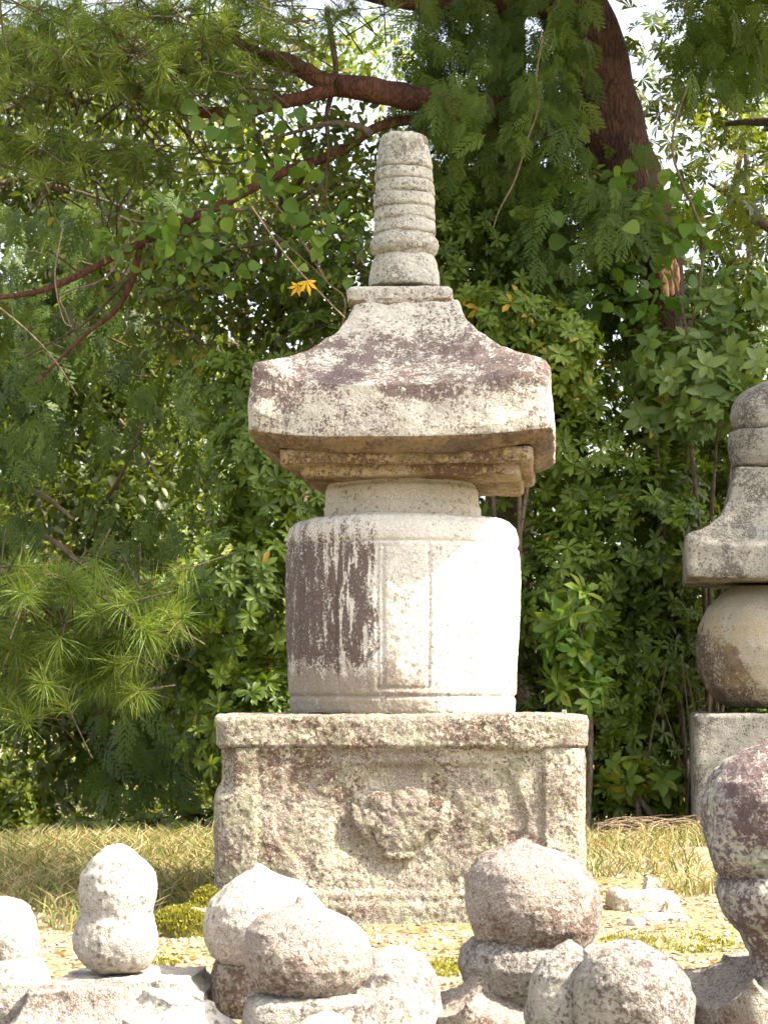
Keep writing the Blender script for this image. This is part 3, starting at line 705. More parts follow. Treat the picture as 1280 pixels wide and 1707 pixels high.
def shell(n, c, r, thick=.35, lumps=.22, freq=2.2, seed=0):
    """points near the surface of a lumpy ellipsoid + outward directions"""
    d = rand_dir(n); f = 1 + lumps * fbm(d * freq + seed * 7.7, 2) ; f = f - thick * rng.random(n) ** 1.6
    return np.array(c) + d * np.array(r) * f[:, None], d

# ------------------------------------------------------------------ evergreen shrubs behind the pagoda
def shrub(label, base_px, Y, lobes, n, length, n_parts, mat='pieris', tmpl=None, name='evergreen_shrub', cat='shrub', k=9, tint=(.15, .8), yellow=.004, stems=5, spread=(58, 96), group=None):
    """lobes: list of (px, py, Y, rx_px, rz_px, ry_m)"""
    bx = W(base_px, 1380, Y).x; root = thing(name, label, cat, (bx, Y, gzf(bx, Y)), group=group)
    L = Leaves(); tot = sum(l[3] * l[4] for l in lobes)
    for i, (px, py, yy, rx, rz, ry) in enumerate(lobes):
        c = W(px, py, yy); s = yy / FPX; m = int(n * rx * rz / tot)
        p, d = shell(m, c, (rx * s, ry, rz * s), .5, .28, 2.4, i + base_px)
        ok = (p[:, 2] > gz(p[:, 0], p[:, 1]) + .03); p, d = p[ok], d[ok]
        ax = d * 1.0 + np.array([0, -.25, .35]) + rng.normal(size=d.shape) * .35
        whorls(L, p, ax, k, length, spread, tint, yellow)
        if i < stems:
            tube('stem', [root.location + Vector((random.uniform(-.15, .15), random.uniform(-.1, .1), -.03)), root.location.lerp(c, .5) + Vector((random.uniform(-.12, .12), .05, .1)), c + Vector((0, 0, rz * s * .35))], [.022, .016, .006], M['bark_dim'], root, 7, .2, 5, i)
    L.build(tmpl or T_PIERIS, M[mat], root, n_parts)
    return root
SG = 'evergreen shrubs behind the stone monuments'
shrub('glossy evergreen shrub with whorled leaves, left of the pagoda body', 430, 12.9,
      [(430, 800, 12.9, 95, 140, .45), (415, 1010, 12.7, 120, 150, .5), (440, 1220, 12.8, 130, 150, .5), (330, 1130, 13.1, 80, 110, .4), (500, 900, 13.2, 110, 180, .4), (390, 660, 13.3, 90, 90, .35)], 1500, .088, 280, group=SG)
shrub('dark evergreen shrub with a tall crown, directly behind the pagoda roof', 690, 13.6,
      [(600, 480, 13.6, 120, 130, .5), (760, 420, 13.8, 120, 150, .5), (560, 620, 13.4, 120, 130, .45), (690, 850, 13.6, 170, 250, .5), (500, 430, 14.0, 90, 110, .4), (880, 500, 13.8, 100, 130, .5)], 1700, .080, 280, tint=(.0, .6), group=SG)
shrub('glossy evergreen shrub with whorled leaves, between the pagoda and the five-ring tower', 1010, 13.5,
      [(960, 760, 13.4, 120, 150, .45), (1050, 900, 13.3, 130, 140, .45), (950, 1010, 13.2, 110, 140, .45), (1060, 1090, 13.3, 120, 130, .4), (1000, 1260, 13.3, 130, 130, .4), (900, 640, 13.6, 100, 120, .4), (1100, 1240, 13.5, 110, 140, .3), (1060, 1320, 12.9, 90, 55, .2), (930, 1330, 12.8, 90, 50, .2), (1000, 1150, 12.9, 80, 90, .2)], 2600, .088, 300, group=SG)
shrub('evergreen shrub with rusty flower buds beside the pagoda roof slope', 850, 12.9,
      [(850, 540, 12.9, 80, 50, .3), (920, 600, 12.9, 85, 75, .3), (800, 510, 13.1, 50, 35, .25)], 330, .085, 120, tint=(.5, .93), yellow=.05, stems=3, group=SG)
shrub('tall evergreen shrub rising behind the five-ring tower', 1220, 14.6,
      [(1180, 700, 14.6, 130, 160, .5), (1250, 900, 14.6, 120, 200, .4), (1080, 560, 14.5, 130, 130, .5), (1240, 1150, 14.6, 110, 160, .4), (1000, 470, 14.6, 130, 120, .5), (1110, 640, 13.55, 80, 120, .2), (1120, 850, 13.4, 70, 120, .2), (1130, 1040, 13.4, 70, 110, .2), (900, 1000, 13.4, 60, 160, .2), (890, 1250, 13.4, 60, 120, .2)], 2300, .09, 200, tint=(.05, .6), group=SG)
shrub('evergreen shrub continuing the thicket right of the five-ring tower', 1470, 14.4,
      [(1400, 800, 14.4, 120, 180, .5), (1500, 1000, 14.3, 150, 200, .5), (1420, 1220, 14.3, 140, 160, .5), (1580, 800, 14.6, 130, 200, .5), (1640, 1150, 14.5, 140, 200, .5)], 1300, .09, 0, tint=(.05, .65), group=SG)
# broad-leaved sapling on the right
shrub('broad-leaved sapling with long pale leaves above the five-ring tower', 1180, 13.2,
      [(1130, 610, 13.0, 90, 70, .3), (1200, 680, 12.9, 80, 60, .25), (1240, 600, 13.1, 80, 80, .3), (1090, 700, 13.2, 60, 50, .25), (1230, 500, 13.3, 70, 60, .3)], 190, .125, 280, 'bigleaf', T_OVAL, 'broad_leaved_sapling', 'sapling', 7, (.2, .93), .006, 5, (55, 100))
shrub('low shadowed undergrowth behind the crest of the dry grass', 220, 13.0,
      [(130, 1400, 13.0, 70, 34, .3), (215, 1402, 12.9, 80, 36, .3), (310, 1396, 12.9, 80, 40, .3), (40, 1420, 13.2, 70, 30, .3), (390, 1390, 12.8, 60, 50, .3)], 620, .085, 120, 'dark', T_OVAL, 'undergrowth_shrub', 'shrub', 8, (.1, .8), .0, 3)
shrub('low leafy seedling with bright upright leaves beside the pagoda body', 960, 12.4,
      [(955, 1010, 12.4, 30, 40, .1), (945, 1090, 12.4, 40, 50, .12), (975, 1150, 12.4, 40, 40, .12)], 42, .15, 150, 'vine', T_PIERIS, 'leafy_seedling', 'seedling', 7, (.3, .8), .0, 3)
shrub('yellowing low seedling in the grass left of the five-ring tower', 1090, 12.6,
      [(1090, 1305, 12.6, 40, 30, .12), (1050, 1290, 12.7, 40, 30, .12)], 26, .12, 120, 'vine', T_OVAL, 'leafy_seedling', 'seedling', 6, (.6, .95), .03, 2)
shrub('sunlit low bush at the far edge of the dry grass', 30, 17.6,
      [(15, 1345, 17.6, 75, 70, .5), (65, 1390, 17.6, 50, 40, .35)], 520, .09, 200, 'far', T_OVAL, 'low_bush', 'bush', 8, (.3, .95), .0, 2)

# ------------------------------------------------------------------ conifers
def needles(tips, axis, n=60, length=.15, width=.0038, tint=(.2, .8), spread=78):
    N = len(tips); ax = np.repeat(norm(axis), n, 0); sc = np.repeat(rng.uniform(.75, 1.15, N), n)
    back = rng.random(N * n) ** 1.3 * .09
    pos = np.repeat(tips, n, 0) - ax * back[:, None]
    fr = frames(ax, np.array([.21, .13, .97])); ph = rng.random(N * n) * 6.283
    sp = np.radians(8 + spread * rng.random(N * n) ** .75)
    rad = fr[..., 0] * np.cos(ph)[:, None] + fr[..., 2] * np.sin(ph)[:, None]
    d = ax * np.cos(sp)[:, None] + rad * np.sin(sp)[:, None]
    l = length * sc * rng.uniform(.75, 1.1, N * n)
    side = norm(np.cross(d, rng.normal(size=d.shape))) * width * .5
    m = pos + d * (l * .5)[:, None]; e = pos + d * l[:, None]; e[:, 2] -= l * .12
    V = np.stack([pos - side * .6, pos + side * .6, m - side, m + side, e], 1)
    F = np.array([(0, 1, 3), (0, 3, 2), (2, 3, 4)])[None] + (np.arange(N * n) * 5)[:, None, None]
    t = np.clip(np.repeat(rng.uniform(*tint, N), n) + rng.normal(size=N * n) * .12, 0, .95); t[rng.random(N * n) < .015] = 1
    return V.reshape(-1, 3), F.reshape(-1, 3), np.repeat(t, 5)

def needle_mass(name, parent, tips, axis, **kw):
    V, F, t = needles(np.array(tips), np.array(axis), **kw)
    o = link(name, mesh_np(name, V - np.array(parent.location), F, M['needle'], t, False), parent); o['kind'] = 'stuff'
    P = np.array(tips) - np.array(parent.location); A = norm(np.array(axis)); m = len(P)
    q = P - A * .10; e = P - A * rng.uniform(.25, .42, (m, 1)) + np.array([0, .05, -.02]) + rng.normal(size=(m, 3)) * .03
    X = norm(np.cross(A, [.3, .2, .9])); Z = np.cross(X, A); Vt = []
    for c_, rr in ((P, .003), (q, .005), (e, .007)):
        for a_ in (0, 2.09, 4.19): Vt.append(c_ + (X * math.cos(a_) + Z * math.sin(a_)) * rr)
    Vt = np.stack(Vt, 1).reshape(-1, 3); Ft = []
    for k_ in (0, 3):
        for a_ in range(3): Ft.append((k_ + a_, k_ + (a_ + 1) % 3, k_ + 3 + (a_ + 1) % 3, k_ + 3 + a_))
    Ft = (np.array(Ft)[None] + (np.arange(m) * 9)[:, None, None]).reshape(-1, 4)
    t_ = link('shoots', mesh_np('shoots', Vt, Ft, M['bark_dim']), parent); t_['kind'] = 'stuff'; return o

def bough_tips(path_px, n, jitter, Y, dirs=(0, -.3, .1), yj=.25):
    """shoot tips scattered along a pixel path; returns points and axes"""
    P = []; A = []
    for _ in range(n):
        k = random.random() * (len(path_px) - 1); i = int(k); f = k - i; a = path_px[i]; b = path_px[i + 1]
        px = a[0] + (b[0] - a[0]) * f + random.gauss(0, jitter[0]); py = a[1] + (b[1] - a[1]) * f + random.gauss(0, jitter[1])
        w = W(px, py, Y + random.gauss(0, yj)); P.append(list(w))
        A.append([dirs[0] + random.gauss(0, .6), dirs[1] + random.gauss(0, .45), dirs[2] + random.gauss(0, .35)])
    return P, A

# big red pine: leaning trunk, boughs reaching left, needles at the top and overhead
PY = 14.0
pb = W(1118, 1380, PY); pine = thing('pine_tree', 'big red-barked pine with a leaning trunk and long boughs over the pagoda', 'tree', (pb.x, PY, gzf(pb.x, PY)))
def S(px, Y): return px * Y / FPX
tr_pts = [(1128, 1400), (1118, 1100), (1112, 760), (1104, 500), (1085, 400), (1042, 300), (1008, 195), (986, 90), (952, 0), (905, -140), (900, -420), (890, -800)]
tr_rad = [50, 42, 36, 34, 44, 58, 63, 62, 60, 52, 38, 20]
tube('trunk', [W(x, y, PY) for x, y in tr_pts], [S(r, PY) for r in tr_rad], M['bark_shaded'], pine, 26, .12, 8, 1)
for k, (x0, y0, x1, y1, w) in enumerate(((1082, 418, 1096, 470, .035), (1092, 402, 1106, 492, .045), (1104, 396, 1112, 480, .04), (1114, 410, 1118, 500, .035), (1122, 424, 1127, 486, .028), (1100, 440, 1110, 515, .04))):
    tube('splinter', [W(x0, y0, PY - .10), W((x0 + x1) / 2 + 2, (y0 + y1) / 2, PY - .13 - .01 * (k % 3)), W(x1, y1, PY - .10)], [.006, w, .012], M['wood'], pine, 7, .45, 6, k)
def bough(pts, rads, Y, seed, yo=None, n=12, name='bough', mat='bark', par=None):
    ys = yo or [Y] * len(pts)
    return tube(name, [W(p[0], p[1], y) for p, y in zip(pts, ys)], [S(r, Y) for r in rads], M[mat], par or pine, n, .16, 7, seed)
bough([(1010, 170), (900, 190), (790, 175), (705, 166), (620, 150), (548, 141)], [34, 28, 24, 22, 21, 19], 13.7, 2, [14, 13.9, 13.7, 13.6, 13.5, 13.5], 16)
bough([(556, 143), (520, 125), (480, 104), (440, 92), (380, 60)], [17, 16, 15, 11, 5], 13.4, 3)
bough([(556, 146), (510, 162), (460, 172), (400, 186), (330, 186), (255, 168), (180, 130), (110, 102), (30, 70)], [15, 12, 12, 11, 10, 10, 9, 8, 4], 13.4, 4)
bough([(975, 20), (860, 10), (760, 12), (690, 8), (610, -8), (500, -30)], [18, 15, 13, 12, 10, 7], 13.9, 5)
bough([(1000, 250), (800, 205), (650, 205), (560, 256), (470, 288), (362, 345), (235, 405), (140, 455), (55, 488), (-60, 500)], [12, 10, 9, 9, 8.5, 8, 7, 6, 5, 3], 13.6, 6, [14, 13.8, 13.7, 13.6, 13.6, 13.5, 13.4, 13.4, 13.3, 13.3], 10)
bough([(235, 405), (220, 470), (190, 520), (140, 560), (60, 640)], [6, 5.5, 5, 4, 2], 13.5, 7)
bough([(470, 400), (360, 420), (240, 450), (140, 540), (30, 600)], [3, 3, 3, 2.5, 1.5], 13.6, 8, mat='bark_dim')
bough([(545, 20), (560, 120), (545, 190), (548, 260), (535, 320)], [5, 5, 4.5, 3.5, 2], 13.5, 9, mat='bark_dim')
bough([(620, 225), (600, 212), (560, 205), (520, 212), (440, 235)], [7, 6, 5, 4, 2], 13.3, 10, mat='bark_dim')
for k in range(26):                                   # bare side twigs off the boughs
    x = random.uniform(40, 560); y = random.uniform(120, 560); a = random.uniform(-1, 1) * 1.3; l = random.uniform(60, 170)
    bough([(x, y), (x + math.cos(a) * l * .5, y + math.sin(a) * l * .5 + random.uniform(-12, 12)), (x + math.cos(a) * l, y + math.sin(a) * l + random.uniform(-25, 25))], [2.6, 2.0, .9], random.uniform(13.3, 14), 20 + k, n=5, name='twig', mat='bark_dim')
tp, ta = [], []
for path, n, jit, Y, yj in (([(0, 20), (160, 50), (330, 40), (470, 40)], 230, (35, 42), 13.1, .3), ([(0, 90), (120, 110), (260, 130), (420, 120)], 130, (40, 28), 13.2, .25), ([(-10, 240), (60, 250), (130, 235)], 60, (35, 22), 13.1, .2), ([(120, 270), (210, 275), (250, 260)], 48, (32, 18), 13.2, .2), ([(440, 0), (540, 30), (640, 10)], 30, (45, 30), 13.8, .3), ([(10, 150), (60, 190)], 14, (30, 24), 13.2, .3), ([(300, 160), (370, 150)], 14, (35, 22), 13.1, .2)):
    a, b = bough_tips(path, n, jit, Y, (-.25, -.4, .1), yj); tp += a; ta += b
needle_mass('needle_tufts', pine, tp, ta, n=64, length=.155)
# the crown overhead, above the picture, shaped by where its shadow lands
c, d = shell(5600, (3.6, 13.3, 7.9), (7.2, 3.6, 2.3), .85, .3, 2.0, 5)
ok = (c[:, 2] > EYE + c[:, 1] * .36 + .35) & (c[:, 1] + .22 * c[:, 2] > np.where(c[:, 0] - .831 * c[:, 2] > .2, 11.9, 12.5) + .4 * vnoise(c * 1.2)) & (c[:, 1] < 14.7) & ((c[:, 0] - .831 * c[:, 2] > -4.6) | (rng.random(len(c)) < .3))
needle_mass('crown', pine, c[ok], (d + np.array([0, 0, .2]))[ok], n=34, length=.34, width=.022)

tube('bough', [W(905, -380, 13.9), (2.6, 11.0, 6.9), (3.4, 8.6, 7.2), (3.9, 6.4, 7.0)], [.12, .09, .06, .025], M['bark'], pine, 10, .15, 7, 77)  # unseen bough added to throw dappled shade on the pagoda roof and finial
c2, d2 = shell(520, (3.75, 6.5, 7.0), (1.35, 1.25, .5), .9, .25, 2.0, 8)
c3, d3 = shell(260, (3.0, 9.2, 7.3), (1.3, 1.8, .5), .9, .25, 2.0, 9)
lx = c2[:, 0] - .831 * c2[:, 2]; ok2 = lx < -1.12
needle_mass('crown', pine, np.vstack([c2[ok2], c3]), np.vstack([d2[ok2], d3]) + np.array([0, 0, .2]), n=30, length=.22, width=.012)

# pine bough hanging low on the left
lp = thing('young_pine', 'young pine with long soft needles hanging low over the dry grass', 'tree', (W(-260, 1400, 13.2).x, 13.2, gzf(W(-260, 1400, 13.2).x, 13.2)))
tube('trunk', [W(-260, 1420, 13.2), W(-255, 1100, 13.2), W(-240, 700, 13.2), W(-250, 300, 13.3)], [.09, .08, .06, .03], M['bark'], lp, 12, .15, 6, 3)
for k, pts in enumerate(([(-240, 1010), (-60, 985), (80, 990), (180, 985), (260, 965)], [(-245, 1120), (-80, 1080), (60, 1085), (150, 1120)], [(-240, 900), (-100, 920), (20, 960), (60, 975)], [(60, 1000), (140, 1050), (230, 1090), (270, 1120)])):
    bough(pts, [11, 9, 7, 5, 3][:len(pts)], 12.6, 40 + k, mat='bark_dim', par=lp, name='bough')
tp, ta = [], []
for path, n, jit, Y, yj in (([(0, 985), (80, 975), (140, 965)], 42, (30, 20), 12.3, .2), ([(150, 1010), (220, 1040), (280, 1020)], 46, (28, 24), 12.2, .2), ([(40, 1080), (120, 1090), (190, 1110)], 44, (34, 26), 12.3, .2), ([(-10, 1150), (60, 1140)], 18, (26, 26), 12.4, .2), ([(190, 1130), (240, 1150)], 16, (26, 24), 12.4, .2), ([(-20, 1050), (10, 1070)], 12, (20, 20), 12.2, .1)):
    a, b = bough_tips(path, n, jit, Y, (.15, -.45, -.12), yj); tp += a; ta += b
needle_mass('needle_tufts', lp, tp, ta, n=70, length=.20, width=.0040, tint=(.25, .85), spread=85)

# cypress with hanging flat sprays
def conifer_sprays(root, regions, length, tmpl, mat, tint, droop=.9):
    L = Leaves()
    for (x0, x1, y0, y1, Y, yj, n) in regions:
        q = rng.random((n, 2)); P = np.array([list(W(x0 + (x1 - x0) * a, y0 + (y1 - y0) * b, Y + random.gauss(0, yj))) for a, b in q])
        cl = fbm(P * 2.6, 2); ok = cl > -.25; P = P[ok]
        d = rng.normal(size=P.shape) * np.array([.55, .35, .25]) + np.array([0, -.25, -droop])
        up = rng.normal(size=P.shape) * .5 + np.array([0, -1, .5])
        L.add(P, frames(d, up), length * rng.uniform(.6, 1.2, len(P)), np.clip(rng.uniform(*tint, len(P)) + .18 * cl[ok], 0, 1))
    return L.build(tmpl, mat, root, 0, 'sprays')
cx = W(842, 1380, 15.3).x
cy = thing('cypress_tree', 'dark green cypress with flat hanging sprays, behind the ringed finial', 'tree', (cx, 15.3, gzf(cx, 15.3)))
tube('trunk', [W(850, 1400, 15.3), W(846, 900, 15.3), W(850, 400, 15.3), W(845, 0, 15.3), W(840, -500, 15.3)], [.2, .18, .15, .13, .08], M['bark_dim'], cy, 14, .15, 6, 5)
for k, (x, y, s) in enumerate(((850, 60, -1), (850, 200, -1), (850, 330, -1), (850, -60, -1), (850, 100, 1), (850, 280, 1), (850, -40, 1), (850, 420, -1))):
    bough([(x, y), (x + s * 70, y + 10), (x + s * 150, y + 70)], [7, 5, 2], 14.9, 60 + k, [15.3, 14.7, 14.2], 7, 'branch', 'bark_dim', cy)
conifer_sprays(cy, [(690, 960, -60, 220, 14.0, .35, 760), (700, 950, 160, 400, 14.1, .3, 640), (720, 930, 300, 500, 14.4, .3, 300), (880, 1050, 190, 460, 13.5, .12, 260), (915, 985, -30, 260, 13.3, .12, 130), (985, 1085, 230, 400, 13.3, .1, 190), (720, 960, 110, 230, 13.15, .12, 120), (640, 760, 60, 240, 14.3, .2, 50), (1130, 1290, -40, 150, 13.9, .3, 260)], .21, T_SPRAY, M['cypress'], (.1, .85))
hx = W(-60, 1380, 17.0).x
hm = thing('drooping_conifer', 'dark drooping conifer with bare dead branches behind the young pine', 'tree', (hx, 17.0, gzf(hx, 17.0)))
tube('trunk', [W(-60, 1420, 17), W(-80, 1000, 17), W(-60, 500, 17), W(-65, 0, 17), W(-65, -300, 17)], [.16, .14, .12, .1, .06], M['bark_dim'], hm, 12, .15, 6, 6)
for k, (x, y, dx, dy, r) in enumerate(((52, 815, 70, 50, 5), (70, 890, 75, 60, 5.5), (50, 560, 120, 60, 4), (50, 420, 160, 40, 4), (50, 640, -90, 50, 4), (50, 300, 190, 60, 4), (180, 830, 60, -130, 4), (100, 610, 150, 20, 3), (200, 700, 70, 110, 3), (0, 500, 240, 90, 3))):
    bough([(x, y), (x + dx * .5, y + dy * .4), (x + dx, y + dy)], [r, r * .8, r * .5], 16.2, 80 + k, [16.6, 16.2, 15.9], 7, 'dead_branch' if k in (0, 1, 6, 8) else 'branch', 'twig' if k in (0, 1, 6, 8) else 'bark_dim', hm)
conifer_sprays(hm, [(-40, 180, 330, 620, 16.2, .5, 260), (-40, 110, 560, 800, 16.2, .4, 130), (150, 340, 560, 900, 16.3, .4, 110), (120, 330, 300, 560, 16.6, .4, 130), (150, 330, 1130, 1330, 15.2, .4, 130), (180, 340, 850, 1000, 16.3, .3, 50), (-30, 60, 850, 940, 16.3, .3, 30)], .30, T_SPRAY, M['cypress'], (.0, .7))

# ------------------------------------------------------------------ vine with heart-shaped leaves over the boughs
vx = W(480, 1380, 13.0)
vine = thing('climbing_vine', 'climbing vine with heart-shaped light green leaves hanging from the pine boughs', 'vine', (vx.x, 13.0, gzf(vx.x, 13.0)))
for k, pts in enumerate(([(480, 1400), (495, 1000), (520, 700), (575, 520), (545, 470), (470, 400), (420, 350)], [(545, 470), (490, 380), (430, 300), (400, 210)], [(420, 350), (330, 350), (250, 370), (200, 360)], [(200, 360), (220, 380), (180, 460), (105, 490), (110, 520), (120, 545)]  )):
    bough(pts, [2.6, 2.0, 1.7, 1.5, 1.3, 1.2, 1.0][:len(pts)], 13.0, 100 + k, n=6, name='stem', mat='twig', par=vine)
L = Leaves()
def vine_leaves(L, path, n, jit, Y, size, yj=.15, tint=(.15, .8), yellow=.002):
    P, _ = bough_tips(path, n, jit, Y, yj=yj); P = np.array(P)
    d = rng.normal(size=P.shape) * np.array([.8, .6, .4]) + np.array([0, -.25, -.5]); up = rng.normal(size=P.shape) * .75 + np.array([0, -.7, .7])
    t = np.clip(rng.uniform(*tint, n), 0, .95); t[rng.random(n) < yellow] = 1
    L.add(P, frames(d, up), size * rng.uniform(.4, 1.2, n), t)
vine_leaves(L, [(160, 395), (250, 390), (330, 370), (410, 330)], 90, (24, 28), 12.95, .110)
vine_leaves(L, [(290, 470), (300, 420), (370, 440), (400, 400)], 60, (32, 26), 12.95, .105)
vine_leaves(L, [(390, 200), (440, 270), (500, 330), (560, 350)], 60, (34, 34), 12.9, .12)
vine_leaves(L, [(490, 170), (440, 190), (380, 210), (270, 165)], 30, (26, 18), 12.9, .12)
vine_leaves(L, [(430, 440), (520, 420), (600, 440)], 36, (36, 30), 13.1, .09, yellow=.04)
L.build(T_HEART, M['vine'], vine, 276)
vb = W(1150, 1380, 13.4)
vine2 = thing('climbing_vine', 'climbing vine with rounded leaves wrapping the leaning pine trunk', 'vine', (vb.x, 13.4, gzf(vb.x, 13.4)))
for k, pts in enumerate(([(1150, 1400), (1140, 900), (1150, 600), (1110, 420), (1080, 300), (1070, 240)], [(1110, 420), (1010, 300), (960, 285)], [(1150, 560), (1170, 400), (1120, 250), (1150, 130)])):
    bough(pts, [3, 2.6, 2.2, 1.8, 1.5, 1][:len(pts)], 13.4, 120 + k, n=6, name='stem', mat='twig', par=vine2)
L = Leaves()
vine_leaves(L, [(960, 290), (1020, 310), (1080, 330), (1130, 300)], 55, (30, 24), 13.4, .12)
vine_leaves(L, [(1070, 360), (1100, 390), (1150, 380), (1180, 360)], 110, (32, 30), 13.4, .115)
vine_leaves(L, [(860, 390), (900, 340), (1000, 380), (1060, 440)], 70, (40, 30), 13.5, .10, tint=(.0, .6))
vine_leaves(L, [(940, 440), (1000, 480), (1120, 540)], 110, (50, 40), 13.6, .12, tint=(.0, .6))
L.build(T_HEART, M['vine'], vine2, 240)
# hanging bare twigs
tw_ = thing('hanging_twig', 'long bare twig hanging from the cypress above the pagoda roof', 'twig', tuple(W(832, 355, 13.2)))
bough([(905, 60), (893, 130), (898, 175), (880, 230), (858, 300), (832, 350), (822, 380)], [1.6, 1.8, 2.0, 1.8, 1.5, 1.3, .8], 13.0, 130, n=6, name='stem', mat='twig', par=tw_)
bough([(905, 60), (940, -20)], [2.2, 2], 13.4, 131, n=6, name='stem', mat='twig', par=tw_)
tw2 = thing('hanging_twig', 'thin dry stem slanting down to the pagoda roof beside the yellow leaf', 'twig', tuple(W(565, 518, 11.5)))
bough([(420, 345), (480, 430), (540, 495), (575, 530)], [1.4, 1.6, 1.6, 1.2], 11.5, 132, n=5, name='stem', mat='twig', par=tw2)
tw3 = thing('hanging_twig', 'pale dry stem arching down beside the young pine', 'twig', tuple(W(85, 590, 12.0)))
bough([(105, 380), (92, 460), (105, 530), (120, 545)], [1.2, 1.4, 1.2, .8], 12.0, 133, n=5, name='stem', mat='twig', par=tw3)
bough([(-10, 505), (50, 555), (95, 605), (130, 660)], [1.8, 1.8, 1.5, 1], 12.0, 134, n=5, name='stem', mat='twig', par=tw3)
# yellow leaf by the roof
TVh, TFh = T_HEART
for k, (px, py, s, a) in enumerate(((498, 486, .085, 215), (511, 478, .105, 165))):
    c = W(px, py - 10, 11.45); dd = np.array([[math.sin(R(a)), -.2, math.cos(R(a))]]); Bm = frames(dd, np.array([[.2, -1, .2]]))[0]
    V = (T_STAR[0] * s) @ Bm.T
    o = link('autumn_leaf', mesh_np('autumn_leaf', V, T_STAR[1], M['yellow'], np.full(len(V), k)), None, c)
    tag(o, ('smaller, lower of two overlapping yellow autumn leaves by the pagoda roof', 'yellow autumn leaf pointing up, upper of the pair by the pagoda roof')[k], 'leaf', 'two yellow leaves caught on a stem')

# ------------------------------------------------------------------ trees behind
def tree(label, px, Y, top_px, lobes, n, size, mat, tmpl, name='leafy_tree', tint=(.1, .9), trunk_r=.12, trunk_mat='bark_dim', n_parts=0, thick=.75, group=None):
    bx = W(px, 1300, Y).x; z0 = gzf(bx, Y); root = thing(name, label, 'tree', (bx, Y, z0), group=group)
    tube('trunk', [(bx, Y, z0 - .1), W(px + random.uniform(-15, 15), 1000, Y), W(px + random.uniform(-25, 25), 600, Y), W(px, top_px, Y)], [trunk_r, trunk_r * .85, trunk_r * .6, trunk_r * .25], M[trunk_mat], root, 10, .15, 6, px)
    L = Leaves(); tot = sum(l[2] * l[3] for l in lobes)
    for i, (lx, ly, rx, rz) in enumerate(lobes):
        c = W(lx, ly, Y + random.uniform(-.08, .08) * Y); s = Y / FPX; m = int(n * rx * rz / tot)
        nb = max(5, m // 60); bp, bd = shell(nb, c, (rx * s, min(rx, rz) * s * .8, rz * s), thick, .25, 2, i + px)
        tube('limb', [Vector((bx, Y, max(z0 + .5, c.z - rz * s * .8))), (Vector((bx, Y, c.z)) + c) / 2, c + Vector((0, 0, rz * s * .5))], [trunk_r * .45, trunk_r * .3, trunk_r * .08], M[trunk_mat], root, 7, .15, 5, i)
        ii = rng.integers(0, nb, m); p = bp[ii] + rng.normal(size=(m, 3)) * np.array([1.3, 1.0, .6]) * size * 2.2
        d = bd[ii] * .6 + rng.normal(size=(m, 3)) * .6 + np.array([0, 0, -.35]); up = rng.normal(size=(m, 3)) * .6 + np.array([0, -.2, 1.0])
        t = np.clip(rng.uniform(*tint, nb)[ii] + rng.normal(size=m) * .12, 0, 1)
        L.add(p, frames(d, up), size * rng.uniform(.7, 1.3, m), t)
    L.build(tmpl, M[mat], root, n_parts); return root
FG = 'sunlit trees in the distance'
tree('maple-like tree with dark lobed leaves, right of the leaning pine trunk', 1330, 15.5, 150,
     [(1240, 400, 90, 70), (1180, 330, 50, 50), (1270, 250, 60, 70), (1120, 120, 60, 90), (1230, 90, 90, 70), (1180, 230, 60, 40), (1250, 520, 100, 60)], 1500, .15, 'dark', T_STAR, 'lobed_leaf_tree', (.1, .95), .10, n_parts=260, thick=.9)
tree('small-leaved tree interlaced with the long pine boughs', 470, 14.6, 280,
     [(400, 420, 120, 80), (500, 330, 90, 80), (330, 520, 110, 70), (470, 520, 100, 80), (250, 380, 90, 50), (560, 250, 70, 60), (600, 330, 60, 70), (420, 250, 70, 50), (300, 450, 110, 80)], 5600, .075, 'dark', T_OVAL, 'small_leaved_tree', (.25, .97), .05, n_parts=280, thick=.9)
tree('yellow-green sunlit tree glimpsed behind the drooping conifer', -40, 24, 520,
     [(130, 760, 150, 120), (230, 640, 110, 110), (60, 880, 120, 120), (200, 900, 120, 100), (40, 640, 110, 110), (300, 760, 90, 110), (160, 560, 120, 70)], 12500, .13, 'far', T_SMALL, tint=(.3, 1), group=FG)
tree('dark bushy tree closing the view under the young pine', 400, 16.2, 1000,
     [(60, 1190, 120, 60), (190, 1250, 100, 70), (310, 1230, 100, 60), (330, 1100, 110, 100), (220, 1120, 110, 80), (60, 1100, 100, 70)], 5200, .095, 'dark', T_OVAL, tint=(0, .75), trunk_r=.06)
tree('sunlit low tree seen under the young pine boughs', 420, 21, 1200,
     [(200, 1310, 130, 50), (300, 1340, 90, 40), (90, 1270, 100, 60), (330, 1250, 70, 60)], 3000, .09, 'far', T_SMALL, tint=(.2, .95), group=FG)
tree('dense mid-green tree behind the needle-covered boughs', -70, 18.5, 80,
     [(60, 330, 120, 90), (200, 400, 120, 90), (100, 520, 140, 90), (40, 700, 120, 110), (300, 300, 110, 70), (230, 160, 130, 70), (60, 130, 130, 80), (400, 120, 110, 60), (250, 620, 120, 100), (150, 850, 120, 80)], 12500, .11, 'dark', T_OVAL, tint=(.0, .8), trunk_r=.07)
tree('shadowy broadleaf tree filling the gap behind the pagoda finial', 640, 21, 260,
     [(560, 420, 110, 90), (700, 330, 150, 120), (640, 600, 150, 130), (760, 560, 140, 150), (520, 640, 100, 120)], 5200, .12, 'dark', T_SMALL, tint=(.1, 1), trunk_r=.15)
